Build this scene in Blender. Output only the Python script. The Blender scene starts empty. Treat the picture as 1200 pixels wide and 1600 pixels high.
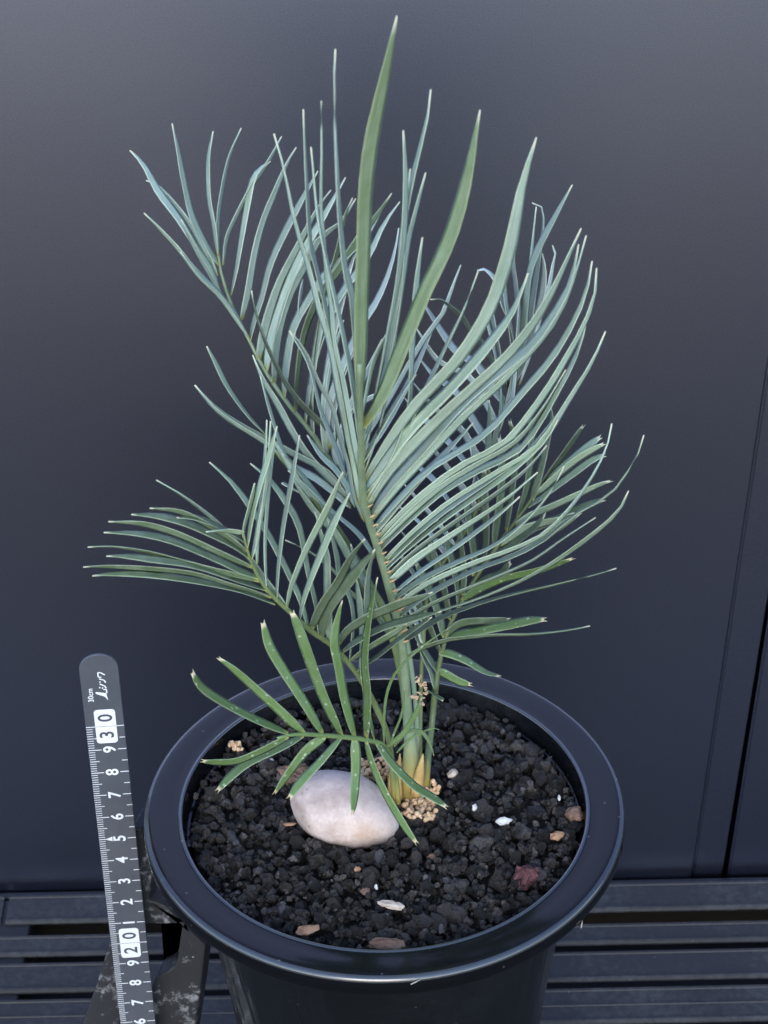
import bpy, bmesh, math, random
import numpy as np
from mathutils import Vector, Matrix, noise

random.seed(7)
rng = np.random.default_rng(7)
C = bpy.context.scene.collection
CM = 0.01                       # all numbers below are centimetres
RIM = 27.54                     # height of the pot rim above the bench

# ------------------------------------------------------------------ camera
F_PX, PITCH, ROLL = 3560.0, math.radians(34.2), math.radians(1.19)
CAM = np.array([0.204, -57.4, 50.8 + RIM])
_fw = np.array([0, math.cos(PITCH), -math.sin(PITCH)])
_rt = np.array([1.0, 0, 0])
_up = np.cross(_rt, _fw)
RT = math.cos(ROLL) * _rt - math.sin(ROLL) * _up
UP = math.cos(ROLL) * _up + math.sin(ROLL) * _rt
cam = bpy.data.cameras.new('camera')
cam.sensor_fit = 'VERTICAL'
cam.sensor_height = 24.0
cam.lens = F_PX / 1600 * 24.0
cam.clip_start = 0.02
cam.clip_end = 200
cam.dof.use_dof = True
cam.dof.focus_distance = 0.74
cam.dof.aperture_fstop = 34
cam_ob = bpy.data.objects.new('camera', cam)
C.objects.link(cam_ob)
cam_ob.matrix_world = Matrix(((RT[0], UP[0], -_fw[0], CAM[0] * CM), (RT[1], UP[1], -_fw[1], CAM[1] * CM),
                              (RT[2], UP[2], -_fw[2], CAM[2] * CM), (0, 0, 0, 1)))
bpy.context.scene.camera = cam_ob

# ------------------------------------------------------------------ light
sc = bpy.context.scene
sc.view_settings.view_transform = 'Standard'
sc.view_settings.look = 'None'
sc.view_settings.gamma = 1
sc.view_settings.exposure = 1.7
SUN_EL, SUN_AZ = math.radians(27), math.radians(186)     # azimuth clockwise from +Y
world = bpy.data.worlds.new('World')
sc.world = world
world.use_nodes = True
wn = world.node_tree
bg = wn.nodes['Background']
sky = wn.nodes.new('ShaderNodeTexSky')
sky.sky_type = 'NISHITA'
sky.sun_disc = False
sky.sun_elevation = SUN_EL
sky.sun_rotation = SUN_AZ
sky.air_density = 1.0
sky.dust_density = 0.3
sky.ozone_density = 1.0
wn.links.new(sky.outputs[0], bg.inputs[0])
bg.inputs[1].default_value = 0.15
sun = bpy.data.lights.new('sun', 'SUN')
sun.energy = 0.5
sun.angle = math.radians(25)
sun.color = (1.0, 0.95, 0.9)
sun_ob = bpy.data.objects.new('sun', sun)
C.objects.link(sun_ob)
sd = Vector((math.sin(SUN_AZ) * math.cos(SUN_EL), math.cos(SUN_AZ) * math.cos(SUN_EL), math.sin(SUN_EL)))
sun_ob.rotation_euler = (-sd).to_track_quat('-Z', 'Y').to_euler()
sun_ob.location = sd * 3

# ------------------------------------------------------------------ helpers
ORG = {}                        # world origin (cm) of each object made


def ray_y(u, v, y):
    """point of the place seen at (u, v) in the photograph, on the upright plane at distance y"""
    d = _fw + RT * (u - 600) / F_PX - UP * (v - 800) / F_PX
    return CAM + d * ((y - CAM[1]) / d[1])


def ray_z(u, v, z):
    d = _fw + RT * (u - 600) / F_PX - UP * (v - 800) / F_PX
    return CAM + d * ((z - CAM[2]) / d[2])


def depth(p):
    return float((np.asarray(p) - CAM) @ _fw)


def tag(o, label=None, cat=None, group=None, kind=None):
    for k, x in (('label', label), ('category', cat), ('group', group), ('kind', kind)):
        if x:
            o[k] = x
    return o


def link(o, org, parent):
    C.objects.link(o)
    ORG[o.name] = np.array(org, float)
    if parent is not None:
        o.parent = parent
        o.location = Vector((np.array(org) - ORG[parent.name]) * CM)
    else:
        o.location = Vector(np.array(org) * CM)
    return o


def empty(name, org, parent=None):
    o = bpy.data.objects.new(name, None)
    o.empty_display_size = 0.02
    return link(o, org, parent)


def make(name, verts, faces, mats, parent=None, org=None, smooth=True, fmat=None, attrs=None):
    verts = np.asarray(verts, float)
    if org is None:
        org = ORG[parent.name] if parent is not None else verts.mean(0)
    me = bpy.data.meshes.new(name)
    me.from_pydata(((verts - np.array(org)) * CM).tolist(), [], faces)
    for m in (mats if isinstance(mats, (list, tuple)) else [mats]):
        me.materials.append(m)
    if fmat is not None:
        me.polygons.foreach_set('material_index', fmat)
    if smooth:
        me.polygons.foreach_set('use_smooth', [True] * len(me.polygons))
    for k, arr in (attrs or {}).items():
        a = me.attributes.new(k, 'FLOAT', 'POINT')
        a.data.foreach_set('value', np.asarray(arr, np.float32))
    me.update()
    o = bpy.data.objects.new(name, me)
    return link(o, org, parent)


def from_bm(name, bm, mats, parent=None, org=None, smooth=False):
    bm.normal_update()
    bmesh.ops.recalc_face_normals(bm, faces=bm.faces)
    vs = [v.co[:] for v in bm.verts]
    bm.verts.index_update()
    fs = [[v.index for v in f.verts] for f in bm.faces]
    bm.free()
    return make(name, vs, fs, mats, parent, org, smooth)


def bm_box(bm, x0, x1, y0, y1, z0, z1, bevel=0.0):
    vs = [bm.verts.new((x, y, z)) for z in (z0, z1) for y in (y0, y1) for x in (x0, x1)]
    fs = [bm.faces.new([vs[i] for i in q]) for q in
          ((0, 2, 3, 1), (4, 5, 7, 6), (0, 1, 5, 4), (2, 6, 7, 3), (0, 4, 6, 2), (1, 3, 7, 5))]
    if bevel:
        es = list({e for f in fs for e in f.edges})
        bmesh.ops.bevel(bm, geom=es, offset=bevel, segments=2, affect='EDGES', profile=0.5)


def catmull(P, n):
    P = np.asarray(P, float)
    if len(P) == 2:
        t = np.linspace(0, 1, n)[:, None]
        return P[0] * (1 - t) + P[1] * t
    seg = np.r_[0, np.cumsum(np.linalg.norm(np.diff(P[:, :3], axis=0), axis=1))]
    Q = np.vstack([2 * P[0] - P[1], P, 2 * P[-1] - P[-2]])
    out = []
    for s in np.linspace(0, seg[-1], n):
        i = min(max(int(np.searchsorted(seg, s, 'right')) - 1, 0), len(P) - 2)
        t = (s - seg[i]) / max(seg[i + 1] - seg[i], 1e-9)
        a, b, c, d = Q[i], Q[i + 1], Q[i + 2], Q[i + 3]
        out.append(0.5 * (2 * b + (c - a) * t + (2 * a - 5 * b + 4 * c - d) * t * t + (3 * b - a - 3 * c + d) * t ** 3))
    return np.array(out)


def tube_mesh(P, R, k=8, cap=True):
    P = np.asarray(P, float)
    n = len(P)
    T = np.gradient(P, axis=0)
    T /= np.linalg.norm(T, axis=1)[:, None] + 1e-12
    ref = np.array([0.13, 0.95, 0.28])
    V, Fc = [], []
    for i in range(n):
        a = np.cross(T[i], ref)
        a /= np.linalg.norm(a)
        b = np.cross(T[i], a)
        for j in range(k):
            th = 2 * math.pi * j / k
            V.append(P[i] + R[i] * (a * math.cos(th) + b * math.sin(th)))
    for i in range(n - 1):
        for j in range(k):
            Fc.append((i * k + j, i * k + (j + 1) % k, (i + 1) * k + (j + 1) % k, (i + 1) * k + j))
    if cap:
        Fc.append(tuple(range(k - 1, -1, -1)))
        Fc.append(tuple((n - 1) * k + j for j in range(k)))
    return V, Fc


def lathe(profile, seg=128, cx=0.0, cy=0.0):
    V, Fc = [], []
    n = len(profile)
    for i, (r, z) in enumerate(profile):
        for j in range(seg):
            t = 2 * math.pi * j / seg
            V.append((cx + r * math.cos(t), cy + r * math.sin(t), z))
    for i in range(n - 1):
        for j in range(seg):
            Fc.append((i * seg + j, i * seg + (j + 1) % seg, (i + 1) * seg + (j + 1) % seg, (i + 1) * seg + j))
    return V, Fc


# ------------------------------------------------------------------ materials
def mat(name, rough=0.5, spec=0.5, metal=0.0):
    m = bpy.data.materials.new(name)
    m.use_nodes = True
    nt = m.node_tree
    b = nt.nodes['Principled BSDF']
    b.inputs['Roughness'].default_value = rough
    b.inputs['Specular IOR Level'].default_value = spec
    b.inputs['Metallic'].default_value = metal
    return m, nt, b


def N(nt, kind, **kw):
    n = nt.nodes.new('ShaderNode' + kind)
    for k, x in kw.items():
        if hasattr(n, k):
            setattr(n, k, x)
        else:
            n.inputs[k.replace('_', ' ')].default_value = x
    return n


def ramp(nt, src, stops):
    r = nt.nodes.new('ShaderNodeValToRGB')
    el = r.color_ramp.elements
    while len(el) < len(stops):
        el.new(0.5)
    for e, (p, c) in zip(el, stops):
        e.position = p
        e.color = (*c, 1) if len(c) == 3 else c
    nt.links.new(src, r.inputs[0])
    return r


def mixc(nt, fac, a, b, mode='MIX'):
    m = nt.nodes.new('ShaderNodeMix')
    m.data_type = 'RGBA'
    m.blend_type = mode
    for i, x in ((0, fac), (6, a), (7, b)):
        if hasattr(x, 'node'):
            nt.links.new(x, m.inputs[i])
        elif isinstance(x, (int, float)):
            m.inputs[i].default_value = x
        else:
            m.inputs[i].default_value = (*x, 1)
    return m.outputs[2]


def noise_tex(nt, scale, detail=4, rough=0.55, vec=None, coord='Object'):
    n = nt.nodes.new('ShaderNodeTexNoise')
    n.inputs['Scale'].default_value = scale
    n.inputs['Detail'].default_value = detail
    n.inputs['Roughness'].default_value = rough
    if vec is None:
        tc = nt.nodes.new('ShaderNodeTexCoord')
        vec = tc.outputs[coord]
    nt.links.new(vec, n.inputs['Vector'])
    return n.outputs[0]


def bump(nt, b, h, strength=0.3, dist=0.001):
    n = nt.nodes.new('ShaderNodeBump')
    n.inputs['Strength'].default_value = strength
    n.inputs['Distance'].default_value = dist
    nt.links.new(h, n.inputs['Height'])
    nt.links.new(n.outputs[0], b.inputs['Normal'])


def leaf_mat(name, col, col2, base=(0.42, 0.45, 0.13), tip=(0.54, 0.52, 0.38), specks=0.0, bloom=0.35):
    """blade colour with fine lengthwise veins, powdery bloom in patches, pale joint and dry tip"""
    m, nt, b = mat(name, 0.55, 0.35)
    al = N(nt, 'Attribute', attribute_name='along')
    ac = N(nt, 'Attribute', attribute_name='across')
    info = N(nt, 'ObjectInfo')
    comb = nt.nodes.new('ShaderNodeCombineXYZ')
    nt.links.new(ac.outputs['Fac'], comb.inputs[0])
    nt.links.new(info.outputs['Random'], comb.inputs[2])
    mul = N(nt, 'Math', operation='MULTIPLY')
    mul.inputs[1].default_value = 0.8
    nt.links.new(al.outputs['Fac'], mul.inputs[0])
    nt.links.new(mul.outputs[0], comb.inputs[1])
    veins = noise_tex(nt, 7.0, 2, 0.6, comb.outputs[0])
    patch = noise_tex(nt, 140, 5, 0.65)
    big = noise_tex(nt, 45, 2, 0.5)
    r1 = ramp(nt, big, ((0.3, (0, 0, 0)), (0.7, (1, 1, 1))))
    c = mixc(nt, r1.outputs[0], col, col2)
    rv = ramp(nt, veins, ((0.3, (0.80,) * 3), (0.7, (1.12,) * 3)))
    c = mixc(nt, 1.0, c, rv.outputs[0], 'MULTIPLY')
    rp = ramp(nt, patch, ((0.42, (0, 0, 0)), (0.72, (bloom,) * 3)))
    c = mixc(nt, rp.outputs[0], c, (0.44, 0.52, 0.46))
    hv = N(nt, 'HueSaturation')
    mr = N(nt, 'MapRange')
    nt.links.new(info.outputs['Random'], mr.inputs[0])
    mr.inputs[3].default_value = 0.68
    mr.inputs[4].default_value = 1.15
    nt.links.new(mr.outputs[0], hv.inputs['Value'])
    nt.links.new(c, hv.inputs['Color'])
    c = hv.outputs[0]
    if specks:
        vo = nt.nodes.new('ShaderNodeTexVoronoi')
        vo.inputs['Scale'].default_value = 330
        tc = nt.nodes.new('ShaderNodeTexCoord')
        nt.links.new(tc.outputs['Object'], vo.inputs['Vector'])
        rs = ramp(nt, vo.outputs['Distance'], ((0.10, (specks,) * 3), (0.2, (0, 0, 0))))
        c = mixc(nt, rs.outputs[0], c, (0.5, 0.58, 0.45))
    rb = ramp(nt, al.outputs['Fac'], ((0.0, (1, 1, 1)), (0.045, (0, 0, 0))))
    c = mixc(nt, rb.outputs[0], c, base)
    rt = ramp(nt, al.outputs['Fac'], ((0.955, (0, 0, 0)), (0.99, (0.85,) * 3)))
    c = mixc(nt, rt.outputs[0], c, tip)
    # pale translucent margin
    ab = N(nt, 'Math', operation='ABSOLUTE')
    nt.links.new(ac.outputs['Fac'], ab.inputs[0])
    re = ramp(nt, ab.outputs[0], ((0.84, (0, 0, 0)), (1.0, (0.5,) * 3)))
    c = mixc(nt, re.outputs[0], c, (0.50, 0.60, 0.47))
    nt.links.new(c, b.inputs['Base Color'])
    bump(nt, b, veins, 0.25, 0.0006)
    return m


M = {}
M['A'] = leaf_mat('leaf_sage', (0.30, 0.395, 0.315), (0.40, 0.51, 0.425))
M['Ag'] = leaf_mat('leaf_olive', (0.165, 0.23, 0.120), (0.205, 0.275, 0.160), bloom=0.15)
M['B'] = leaf_mat('leaf_glaucous', (0.27, 0.36, 0.30), (0.40, 0.50, 0.44), bloom=0.6)
M['Bp'] = leaf_mat('leaf_powder_blue', (0.44, 0.52, 0.50), (0.54, 0.62, 0.60), bloom=0.5)
M['Bd'] = leaf_mat('leaf_dark_green', (0.075, 0.10, 0.07), (0.10, 0.13, 0.095), bloom=0.2)  # darker green for single leaflets
M['Cc'] = leaf_mat('leaf_blue_grey', (0.41, 0.49, 0.465), (0.53, 0.61, 0.59), bloom=0.5)
M['D'] = leaf_mat('leaf_deep_green', (0.085, 0.125, 0.075), (0.115, 0.16, 0.10), bloom=0.2)
M['E'] = leaf_mat('leaf_bottle_green', (0.085, 0.125, 0.068), (0.118, 0.165, 0.095), bloom=0.2)
M['Eu'] = leaf_mat('leaf_green_sage', (0.215, 0.295, 0.205), (0.29, 0.375, 0.275), bloom=0.3)
M['F'] = leaf_mat('leaf_fresh_green', (0.092, 0.160, 0.050), (0.115, 0.188, 0.068), specks=0.5, bloom=0.10,
                  tip=(0.60, 0.50, 0.34))


def rachis_mat(name, c0, c1):
    m, nt, b = mat(name, 0.45, 0.4)
    n = noise_tex(nt, 120, 4)
    al = N(nt, 'Attribute', attribute_name='along')
    r = ramp(nt, n, ((0.3, c0), (0.7, c1)))
    rb = ramp(nt, al.outputs['Fac'], ((0.0, (1, 1, 1)), (0.035, (0.75,) * 3), (0.10, (0, 0, 0))))
    c = mixc(nt, rb.outputs[0], r.outputs[0], (0.36, 0.27, 0.075))
    nt.links.new(c, b.inputs['Base Color'])
    return m


M['rA'] = rachis_mat('stalk_sage', (0.16, 0.22, 0.13), (0.22, 0.29, 0.19))
M['rD'] = rachis_mat('stalk_dark', (0.075, 0.105, 0.045), (0.11, 0.145, 0.07))
M['rE'] = rachis_mat('stalk_green', (0.11, 0.15, 0.06), (0.16, 0.21, 0.09))
M['rF'] = rachis_mat('stalk_fresh', (0.13, 0.20, 0.075), (0.17, 0.25, 0.10))


def simple(name, c0, c1, scale, rough, spec=0.5, bmp=0.0, bd=0.001, coord='Object', metal=0.0):
    m, nt, b = mat(name, rough, spec, metal)
    n = noise_tex(nt, scale, 5, 0.6, coord=coord)
    r = ramp(nt, n, ((0.32, c0), (0.68, c1)))
    nt.links.new(r.outputs[0], b.inputs['Base Color'])
    if bmp:
        bump(nt, b, n, bmp, bd)
    return m


M['caudex'] = simple('caudex_tan', (0.34, 0.20, 0.075), (0.50, 0.36, 0.15), 160, 0.6, 0.3, 0.4)
M['bract'] = simple('bract_brown', (0.38, 0.23, 0.14), (0.60, 0.44, 0.31), 250, 0.7, 0.2, 0.3)
M['root'] = simple('root_tan', (0.42, 0.26, 0.14), (0.66, 0.45, 0.28), 220, 0.6, 0.3, 0.3)
M['joint'] = simple('joint_orange', (0.33, 0.22, 0.11), (0.42, 0.31, 0.18), 200, 0.6)
M['bark'] = simple('bark_brown', (0.13, 0.07, 0.045), (0.28, 0.17, 0.12), 300, 0.85, 0.2, 0.8, 0.002)
M['redrock'] = simple('lava_red', (0.06, 0.022, 0.022), (0.16, 0.07, 0.07), 350, 0.9, 0.2, 0.9, 0.002)
M['brownrock'] = simple('rock_brown', (0.13, 0.075, 0.05), (0.26, 0.16, 0.12), 350, 0.9, 0.2, 0.9, 0.002)
M['ochre'] = simple('chip_ochre', (0.28, 0.14, 0.075), (0.45, 0.27, 0.16), 300, 0.75, 0.3, 0.4)
M['white'] = simple('shell_white', (0.42, 0.40, 0.36), (0.66, 0.63, 0.59), 200, 0.45, 0.5, 0.2)
M['cream'] = simple('chip_cream', (0.38, 0.29, 0.22), (0.60, 0.49, 0.39), 200, 0.65, 0.3, 0.3)
M['straw'] = simple('straw_pale', (0.26, 0.25, 0.21), (0.42, 0.40, 0.36), 300, 0.6)


def gravel_mat():
    m, nt, b = mat('lava_black', 0.55, 0.5)
    tc = nt.nodes.new('ShaderNodeTexCoord')
    n = noise_tex(nt, 900, 4, 0.7)
    isl = N(nt, 'Attribute', attribute_name='tone')
    info = N(nt, 'ObjectInfo')
    add = N(nt, 'Math', operation='ADD')
    nt.links.new(isl.outputs['Fac'], add.inputs[0])
    nt.links.new(info.outputs['Random'], add.inputs[1])
    fr = N(nt, 'Math', operation='FRACT')
    nt.links.new(add.outputs[0], fr.inputs[0])
    r = ramp(nt, fr.outputs[0], ((0.0, (0.009, 0.0066, 0.005)), (0.4, (0.021, 0.0158, 0.0125)), (0.75, (0.040, 0.0305, 0.025)),
                                 (0.92, (0.085, 0.068, 0.060)), (1.0, (0.075, 0.070, 0.072))))
    rn = ramp(nt, n, ((0.34, (0.35,) * 3), (0.70, (1.7,) * 3)))
    c = mixc(nt, 1.0, r.outputs[0], rn.outputs[0], 'MULTIPLY')
    nt.links.new(c, b.inputs['Base Color'])
    rr = ramp(nt, n, ((0.3, (0.20,) * 3), (0.7, (0.48,) * 3)))
    nt.links.new(rr.outputs[0], b.inputs['Roughness'])
    bump(nt, b, n, 1.0, 0.0012)
    return m


M['gravel'] = gravel_mat()


def plastic_mat(name, base, dust, rough, amount, spec=0.5, lo=0.48, hi=0.75, grain=0.12, sc=14, back=0.0):
    """black moulded plastic with a chalky film left by water in patches"""
    m, nt, b = mat(name, rough, spec)
    n1 = noise_tex(nt, sc, 5, 0.6)
    n2 = noise_tex(nt, 260, 4, 0.7)
    mm = N(nt, 'Math', operation='MULTIPLY')
    nt.links.new(n1, mm.inputs[0])
    r2 = ramp(nt, n2, ((0.25, (1 - grain,) * 3), (0.75, (1 + grain,) * 3)))
    nt.links.new(r2.outputs[0], mm.inputs[1])
    film = mm.outputs[0]
    if back:                      # film gets stronger on the side towards the wall
        tc = nt.nodes.new('ShaderNodeTexCoord')
        sp = N(nt, 'SeparateXYZ')
        nt.links.new(tc.outputs['Object'], sp.inputs[0])
        mr = N(nt, 'MapRange')
        nt.links.new(sp.outputs[1], mr.inputs[0])
        mr.inputs[1].default_value = 0.0
        mr.inputs[2].default_value = 0.08
        mr.inputs[3].default_value = 0.0
        mr.inputs[4].default_value = back
        ad = N(nt, 'Math', operation='ADD')
        nt.links.new(film, ad.inputs[0])
        nt.links.new(mr.outputs[0], ad.inputs[1])
        film = ad.outputs[0]
    r = ramp(nt, film, ((lo, (0, 0, 0)), (hi, (amount,) * 3)))
    c = mixc(nt, r.outputs[0], base, dust)
    # splash specks
    vo = nt.nodes.new('ShaderNodeTexVoronoi')
    vo.inputs['Scale'].default_value = 130
    tv = nt.nodes.new('ShaderNodeTexCoord')
    nt.links.new(tv.outputs['Object'], vo.inputs['Vector'])
    rs = ramp(nt, vo.outputs['Distance'], ((0.035, (0.6,) * 3), (0.07, (0, 0, 0))))
    c = mixc(nt, rs.outputs[0], c, dust)
    nt.links.new(c, b.inputs['Base Color'])
    rr = ramp(nt, film, ((lo - 0.04, (rough,) * 3), (hi, (min(1, rough + 0.4),) * 3)))
    nt.links.new(rr.outputs[0], b.inputs['Roughness'])
    bump(nt, b, n2, 0.06, 0.0004)
    return m


M['pot'] = plastic_mat('pot_plastic', (0.006, 0.007, 0.0085), (0.06, 0.065, 0.075), 0.10, 0.12, 0.6, lo=0.55, hi=0.9)
nt = M['pot'].node_tree
tcp = nt.nodes.new('ShaderNodeTexCoord')
mp = nt.nodes.new('ShaderNodeMapping')
mp.inputs['Scale'].default_value = (55, 55, 4)
nt.links.new(tcp.outputs['Object'], mp.inputs[0])
wv = noise_tex(nt, 1.0, 3, 0.5, mp.outputs[0])
bump(nt, nt.nodes['Principled BSDF'], wv, 0.5, 0.004)
M['rim'] = plastic_mat('rim_plastic', (0.0045, 0.005, 0.0062), (0.085, 0.09, 0.10), 0.12, 0.24, 0.28, lo=0.62, hi=1.05, back=0.24)
M['lip'] = plastic_mat('rim_glint_edge', (0.03, 0.033, 0.04), (0.16, 0.17, 0.20), 0.16, 0.3, 1.0, lo=0.55, hi=0.95)  # lighter, glossier edge: the lip's highlight is put into the colour
M['stand'] = plastic_mat('stand_black', (0.020, 0.021, 0.025), (0.36, 0.37, 0.40), 0.55, 0.85, 0.4, 0.56, 0.74, 0.3, 22)
M['slat'] = plastic_mat('slat_charcoal', (0.027, 0.0265, 0.028), (0.11, 0.11, 0.115), 0.42, 0.5, 0.2, 0.47, 0.85, 0.35)
M['under'] = simple('frame_dark', (0.008, 0.008, 0.01), (0.014, 0.014, 0.016), 60, 0.6)


def wall_mat():
    """satin metallic door paint: dark pigment under a soft, tight sheen"""
    m = bpy.data.materials.new('door_paint')
    m.use_nodes = True
    nt = m.node_tree
    nt.nodes.remove(nt.nodes['Principled BSDF'])
    out = nt.nodes['Material Output']
    n = noise_tex(nt, 1700, 2, 0.6)
    dif = nt.nodes.new('ShaderNodeBsdfDiffuse')
    r = ramp(nt, n, ((0.3, (0.002, 0.0022, 0.003)), (0.7, (0.004, 0.0043, 0.006))))
    nt.links.new(r.outputs[0], dif.inputs['Color'])
    gl = nt.nodes.new('ShaderNodeBsdfAnisotropic')
    gl.distribution = 'BECKMANN'
    gl.inputs['Roughness'].default_value = 0.435
    rg = ramp(nt, n, ((0.32, (0.176, 0.205, 0.318)), (0.68, (0.227, 0.262, 0.402))))
    nt.links.new(rg.outputs[0], gl.inputs['Color'])
    ad = nt.nodes.new('ShaderNodeAddShader')
    nt.links.new(dif.outputs[0], ad.inputs[0])
    nt.links.new(gl.outputs[0], ad.inputs[1])
    nt.links.new(ad.outputs[0], out.inputs['Surface'])
    return m


M['wall'] = wall_mat()
M['ground'] = simple('ground_concrete', (0.010, 0.010, 0.010), (0.018, 0.018, 0.018), 8, 0.9, 0.1, 0.3, 0.002)


def stone_mat():
    m, nt, b = mat('stone_pink', 0.5, 0.45)
    tc = nt.nodes.new('ShaderNodeTexCoord')
    n = noise_tex(nt, 70, 6, 0.6)
    n2 = noise_tex(nt, 420, 3, 0.6)
    c = ramp(nt, n, ((0.30, (0.30, 0.22, 0.195)), (0.5, (0.47, 0.375, 0.345)), (0.70, (0.56, 0.465, 0.445)))).outputs[0]
    r2 = ramp(nt, n2, ((0.3, (0.88,) * 3), (0.7, (1.08,) * 3)))
    c = mixc(nt, 1.0, c, r2.outputs[0], 'MULTIPLY')
    # ochre stain low on the face, and the shade of the belly painted in
    sp = N(nt, 'SeparateXYZ')
    nt.links.new(tc.outputs['Object'], sp.inputs[0])
    n3 = noise_tex(nt, 130, 5, 0.7)
    dist = nt.nodes.new('ShaderNodeVectorMath')
    dist.operation = 'DISTANCE'
    nt.links.new(tc.outputs['Object'], dist.inputs[0])
    dist.inputs[1].default_value = (0.0062, -0.0105, 0.0010)
    ad = N(nt, 'Math', operation='MULTIPLY_ADD')
    nt.links.new(n3, ad.inputs[0])
    ad.inputs[1].default_value = 0.012
    nt.links.new(dist.outputs['Value'], ad.inputs[2])
    rs = ramp(nt, ad.outputs[0], ((0.006, (0.55,) * 3), (0.0145, (0, 0, 0))))
    c = mixc(nt, rs.outputs[0], c, (0.40, 0.24, 0.14))
    # pits at the left end
    vo = nt.nodes.new('ShaderNodeTexVoronoi')
    vo.inputs['Scale'].default_value = 380
    nt.links.new(tc.outputs['Object'], vo.inputs['Vector'])
    pit = ramp(nt, vo.outputs['Distance'], ((0.13, (1, 1, 1)), (0.19, (0, 0, 0))))
    gate = ramp(nt, sp.outputs[0], ((0.0, (0, 0, 0)), (1.0, (0, 0, 0))))
    lt = N(nt, 'Math', operation='LESS_THAN')
    nt.links.new(sp.outputs[0], lt.inputs[0])
    lt.inputs[1].default_value = -0.0095
    mm = N(nt, 'Math', operation='MULTIPLY')
    nt.links.new(lt.outputs[0], mm.inputs[0])
    nt.links.new(pit.outputs[0], mm.inputs[1])
    m2 = N(nt, 'Math', operation='MULTIPLY')
    nt.links.new(mm.outputs[0], m2.inputs[0])
    m2.inputs[1].default_value = 0.8
    c = mixc(nt, m2.outputs[0], c, (0.2, 0.16, 0.15))
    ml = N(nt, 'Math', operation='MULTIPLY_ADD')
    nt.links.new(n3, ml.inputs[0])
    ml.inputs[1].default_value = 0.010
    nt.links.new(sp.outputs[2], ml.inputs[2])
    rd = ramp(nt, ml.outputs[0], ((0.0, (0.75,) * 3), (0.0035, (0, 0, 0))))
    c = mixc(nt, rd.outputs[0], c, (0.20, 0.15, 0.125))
    dr = nt.nodes.new('ShaderNodeVectorMath')
    dr.operation = 'DISTANCE'
    nt.links.new(tc.outputs['Object'], dr.inputs[0])
    dr.inputs[1].default_value = (-0.0135, -0.0085, -0.0010)
    rg = ramp(nt, dr.outputs['Value'], ((0.0054, (0, 0, 0)), (0.0060, (0.6,) * 3), (0.0066, (0, 0, 0))))
    c = mixc(nt, rg.outputs[0], c, (0.74, 0.68, 0.68))
    n5 = noise_tex(nt, 900, 3, 0.7)
    r5 = ramp(nt, n5, ((0.35, (0.93,) * 3), (0.65, (1.04,) * 3)))
    c = mixc(nt, 1.0, c, r5.outputs[0], 'MULTIPLY')
    nt.links.new(c, b.inputs['Base Color'])
    bump(nt, b, n, 0.35, 0.001)
    return m


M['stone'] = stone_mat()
M['ruler'] = plastic_mat('ruler_black', (0.062, 0.067, 0.082), (0.13, 0.135, 0.16), 0.38, 0.3, 0.5, 0.5, 0.85)
m, nt, b = mat('ruler_print', 0.5)
b.inputs['Base Color'].default_value = (0.62, 0.635, 0.68, 1)
M['print'] = m
m, nt, b = mat('ruler_edge', 0.3, 0.5, 0.8)
b.inputs['Base Color'].default_value = (0.30, 0.31, 0.34, 1)
M['edge'] = m

# ------------------------------------------------------------------ setting: ground, wall, bench
GZ = -42.0
make('ground', [(-3000, -3000, GZ), (3000, -3000, GZ), (3000, 3000, GZ), (-3000, 3000, GZ)], [(0, 1, 2, 3)],
     M['ground'], org=(0, 0, GZ), smooth=False)
tag(bpy.data.objects['ground'], kind='structure')

WY = 25.6
wall = tag(empty('wall', (0, WY, GZ)), kind='structure')


def seam(u0, v0, u1, v1):
    """a joint of the cladding runs slightly out of plumb: x at the floor and at the top, from two points on it"""
    p, q = ray_y(u0, v0, WY), ray_y(u1, v1, WY)
    k = (q[0] - p[0]) / (q[2] - p[2])
    return p[0] + k * (GZ + 1 - p[2]), p[0] + k * (150 - p[2])


def panel(xa, xb, y):
    bm = bmesh.new()
    lo, hi = GZ + 1.0, 150.0
    vs = [bm.verts.new(p) for p in ((xa[0], y, lo), (xb[0], y, lo), (xb[1], y, hi), (xa[1], y, hi))]
    f = bm.faces.new(vs)
    r = bmesh.ops.extrude_face_region(bm, geom=[f])
    for v in [g for g in r['geom'] if isinstance(g, bmesh.types.BMVert)]:
        v.co.y += 3.0
    bmesh.ops.recalc_face_normals(bm, faces=bm.faces)
    bmesh.ops.bevel(bm, geom=list(bm.edges), offset=0.1, segments=2, affect='EDGES')
    from_bm('wall_panel', bm, M['wall'], wall)


s1 = seam(1081, 1371, 1200, 567)
s2 = seam(1128.5, 1371, 1200, 936)
s3 = seam(1137, 1371, 1206, 936)
panel((-150, -150), (s1[0] - 0.03, s1[1] - 0.03), WY)
panel((s1[0] + 0.03, s1[1] + 0.03), s2, WY + 0.10)
panel(s3, (140, 140), WY + 0.05)
bm = bmesh.new()
bm_box(bm, -150, 140, WY + 3.3, WY + 5, GZ, 149)
from_bm('wall_backing', bm, M['under'], wall)

bench = tag(empty('slatted_bench', (0, 5, GZ)), 'charcoal slatted bench under the pot, ribbed slats running along the dark wall', 'bench')


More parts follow.
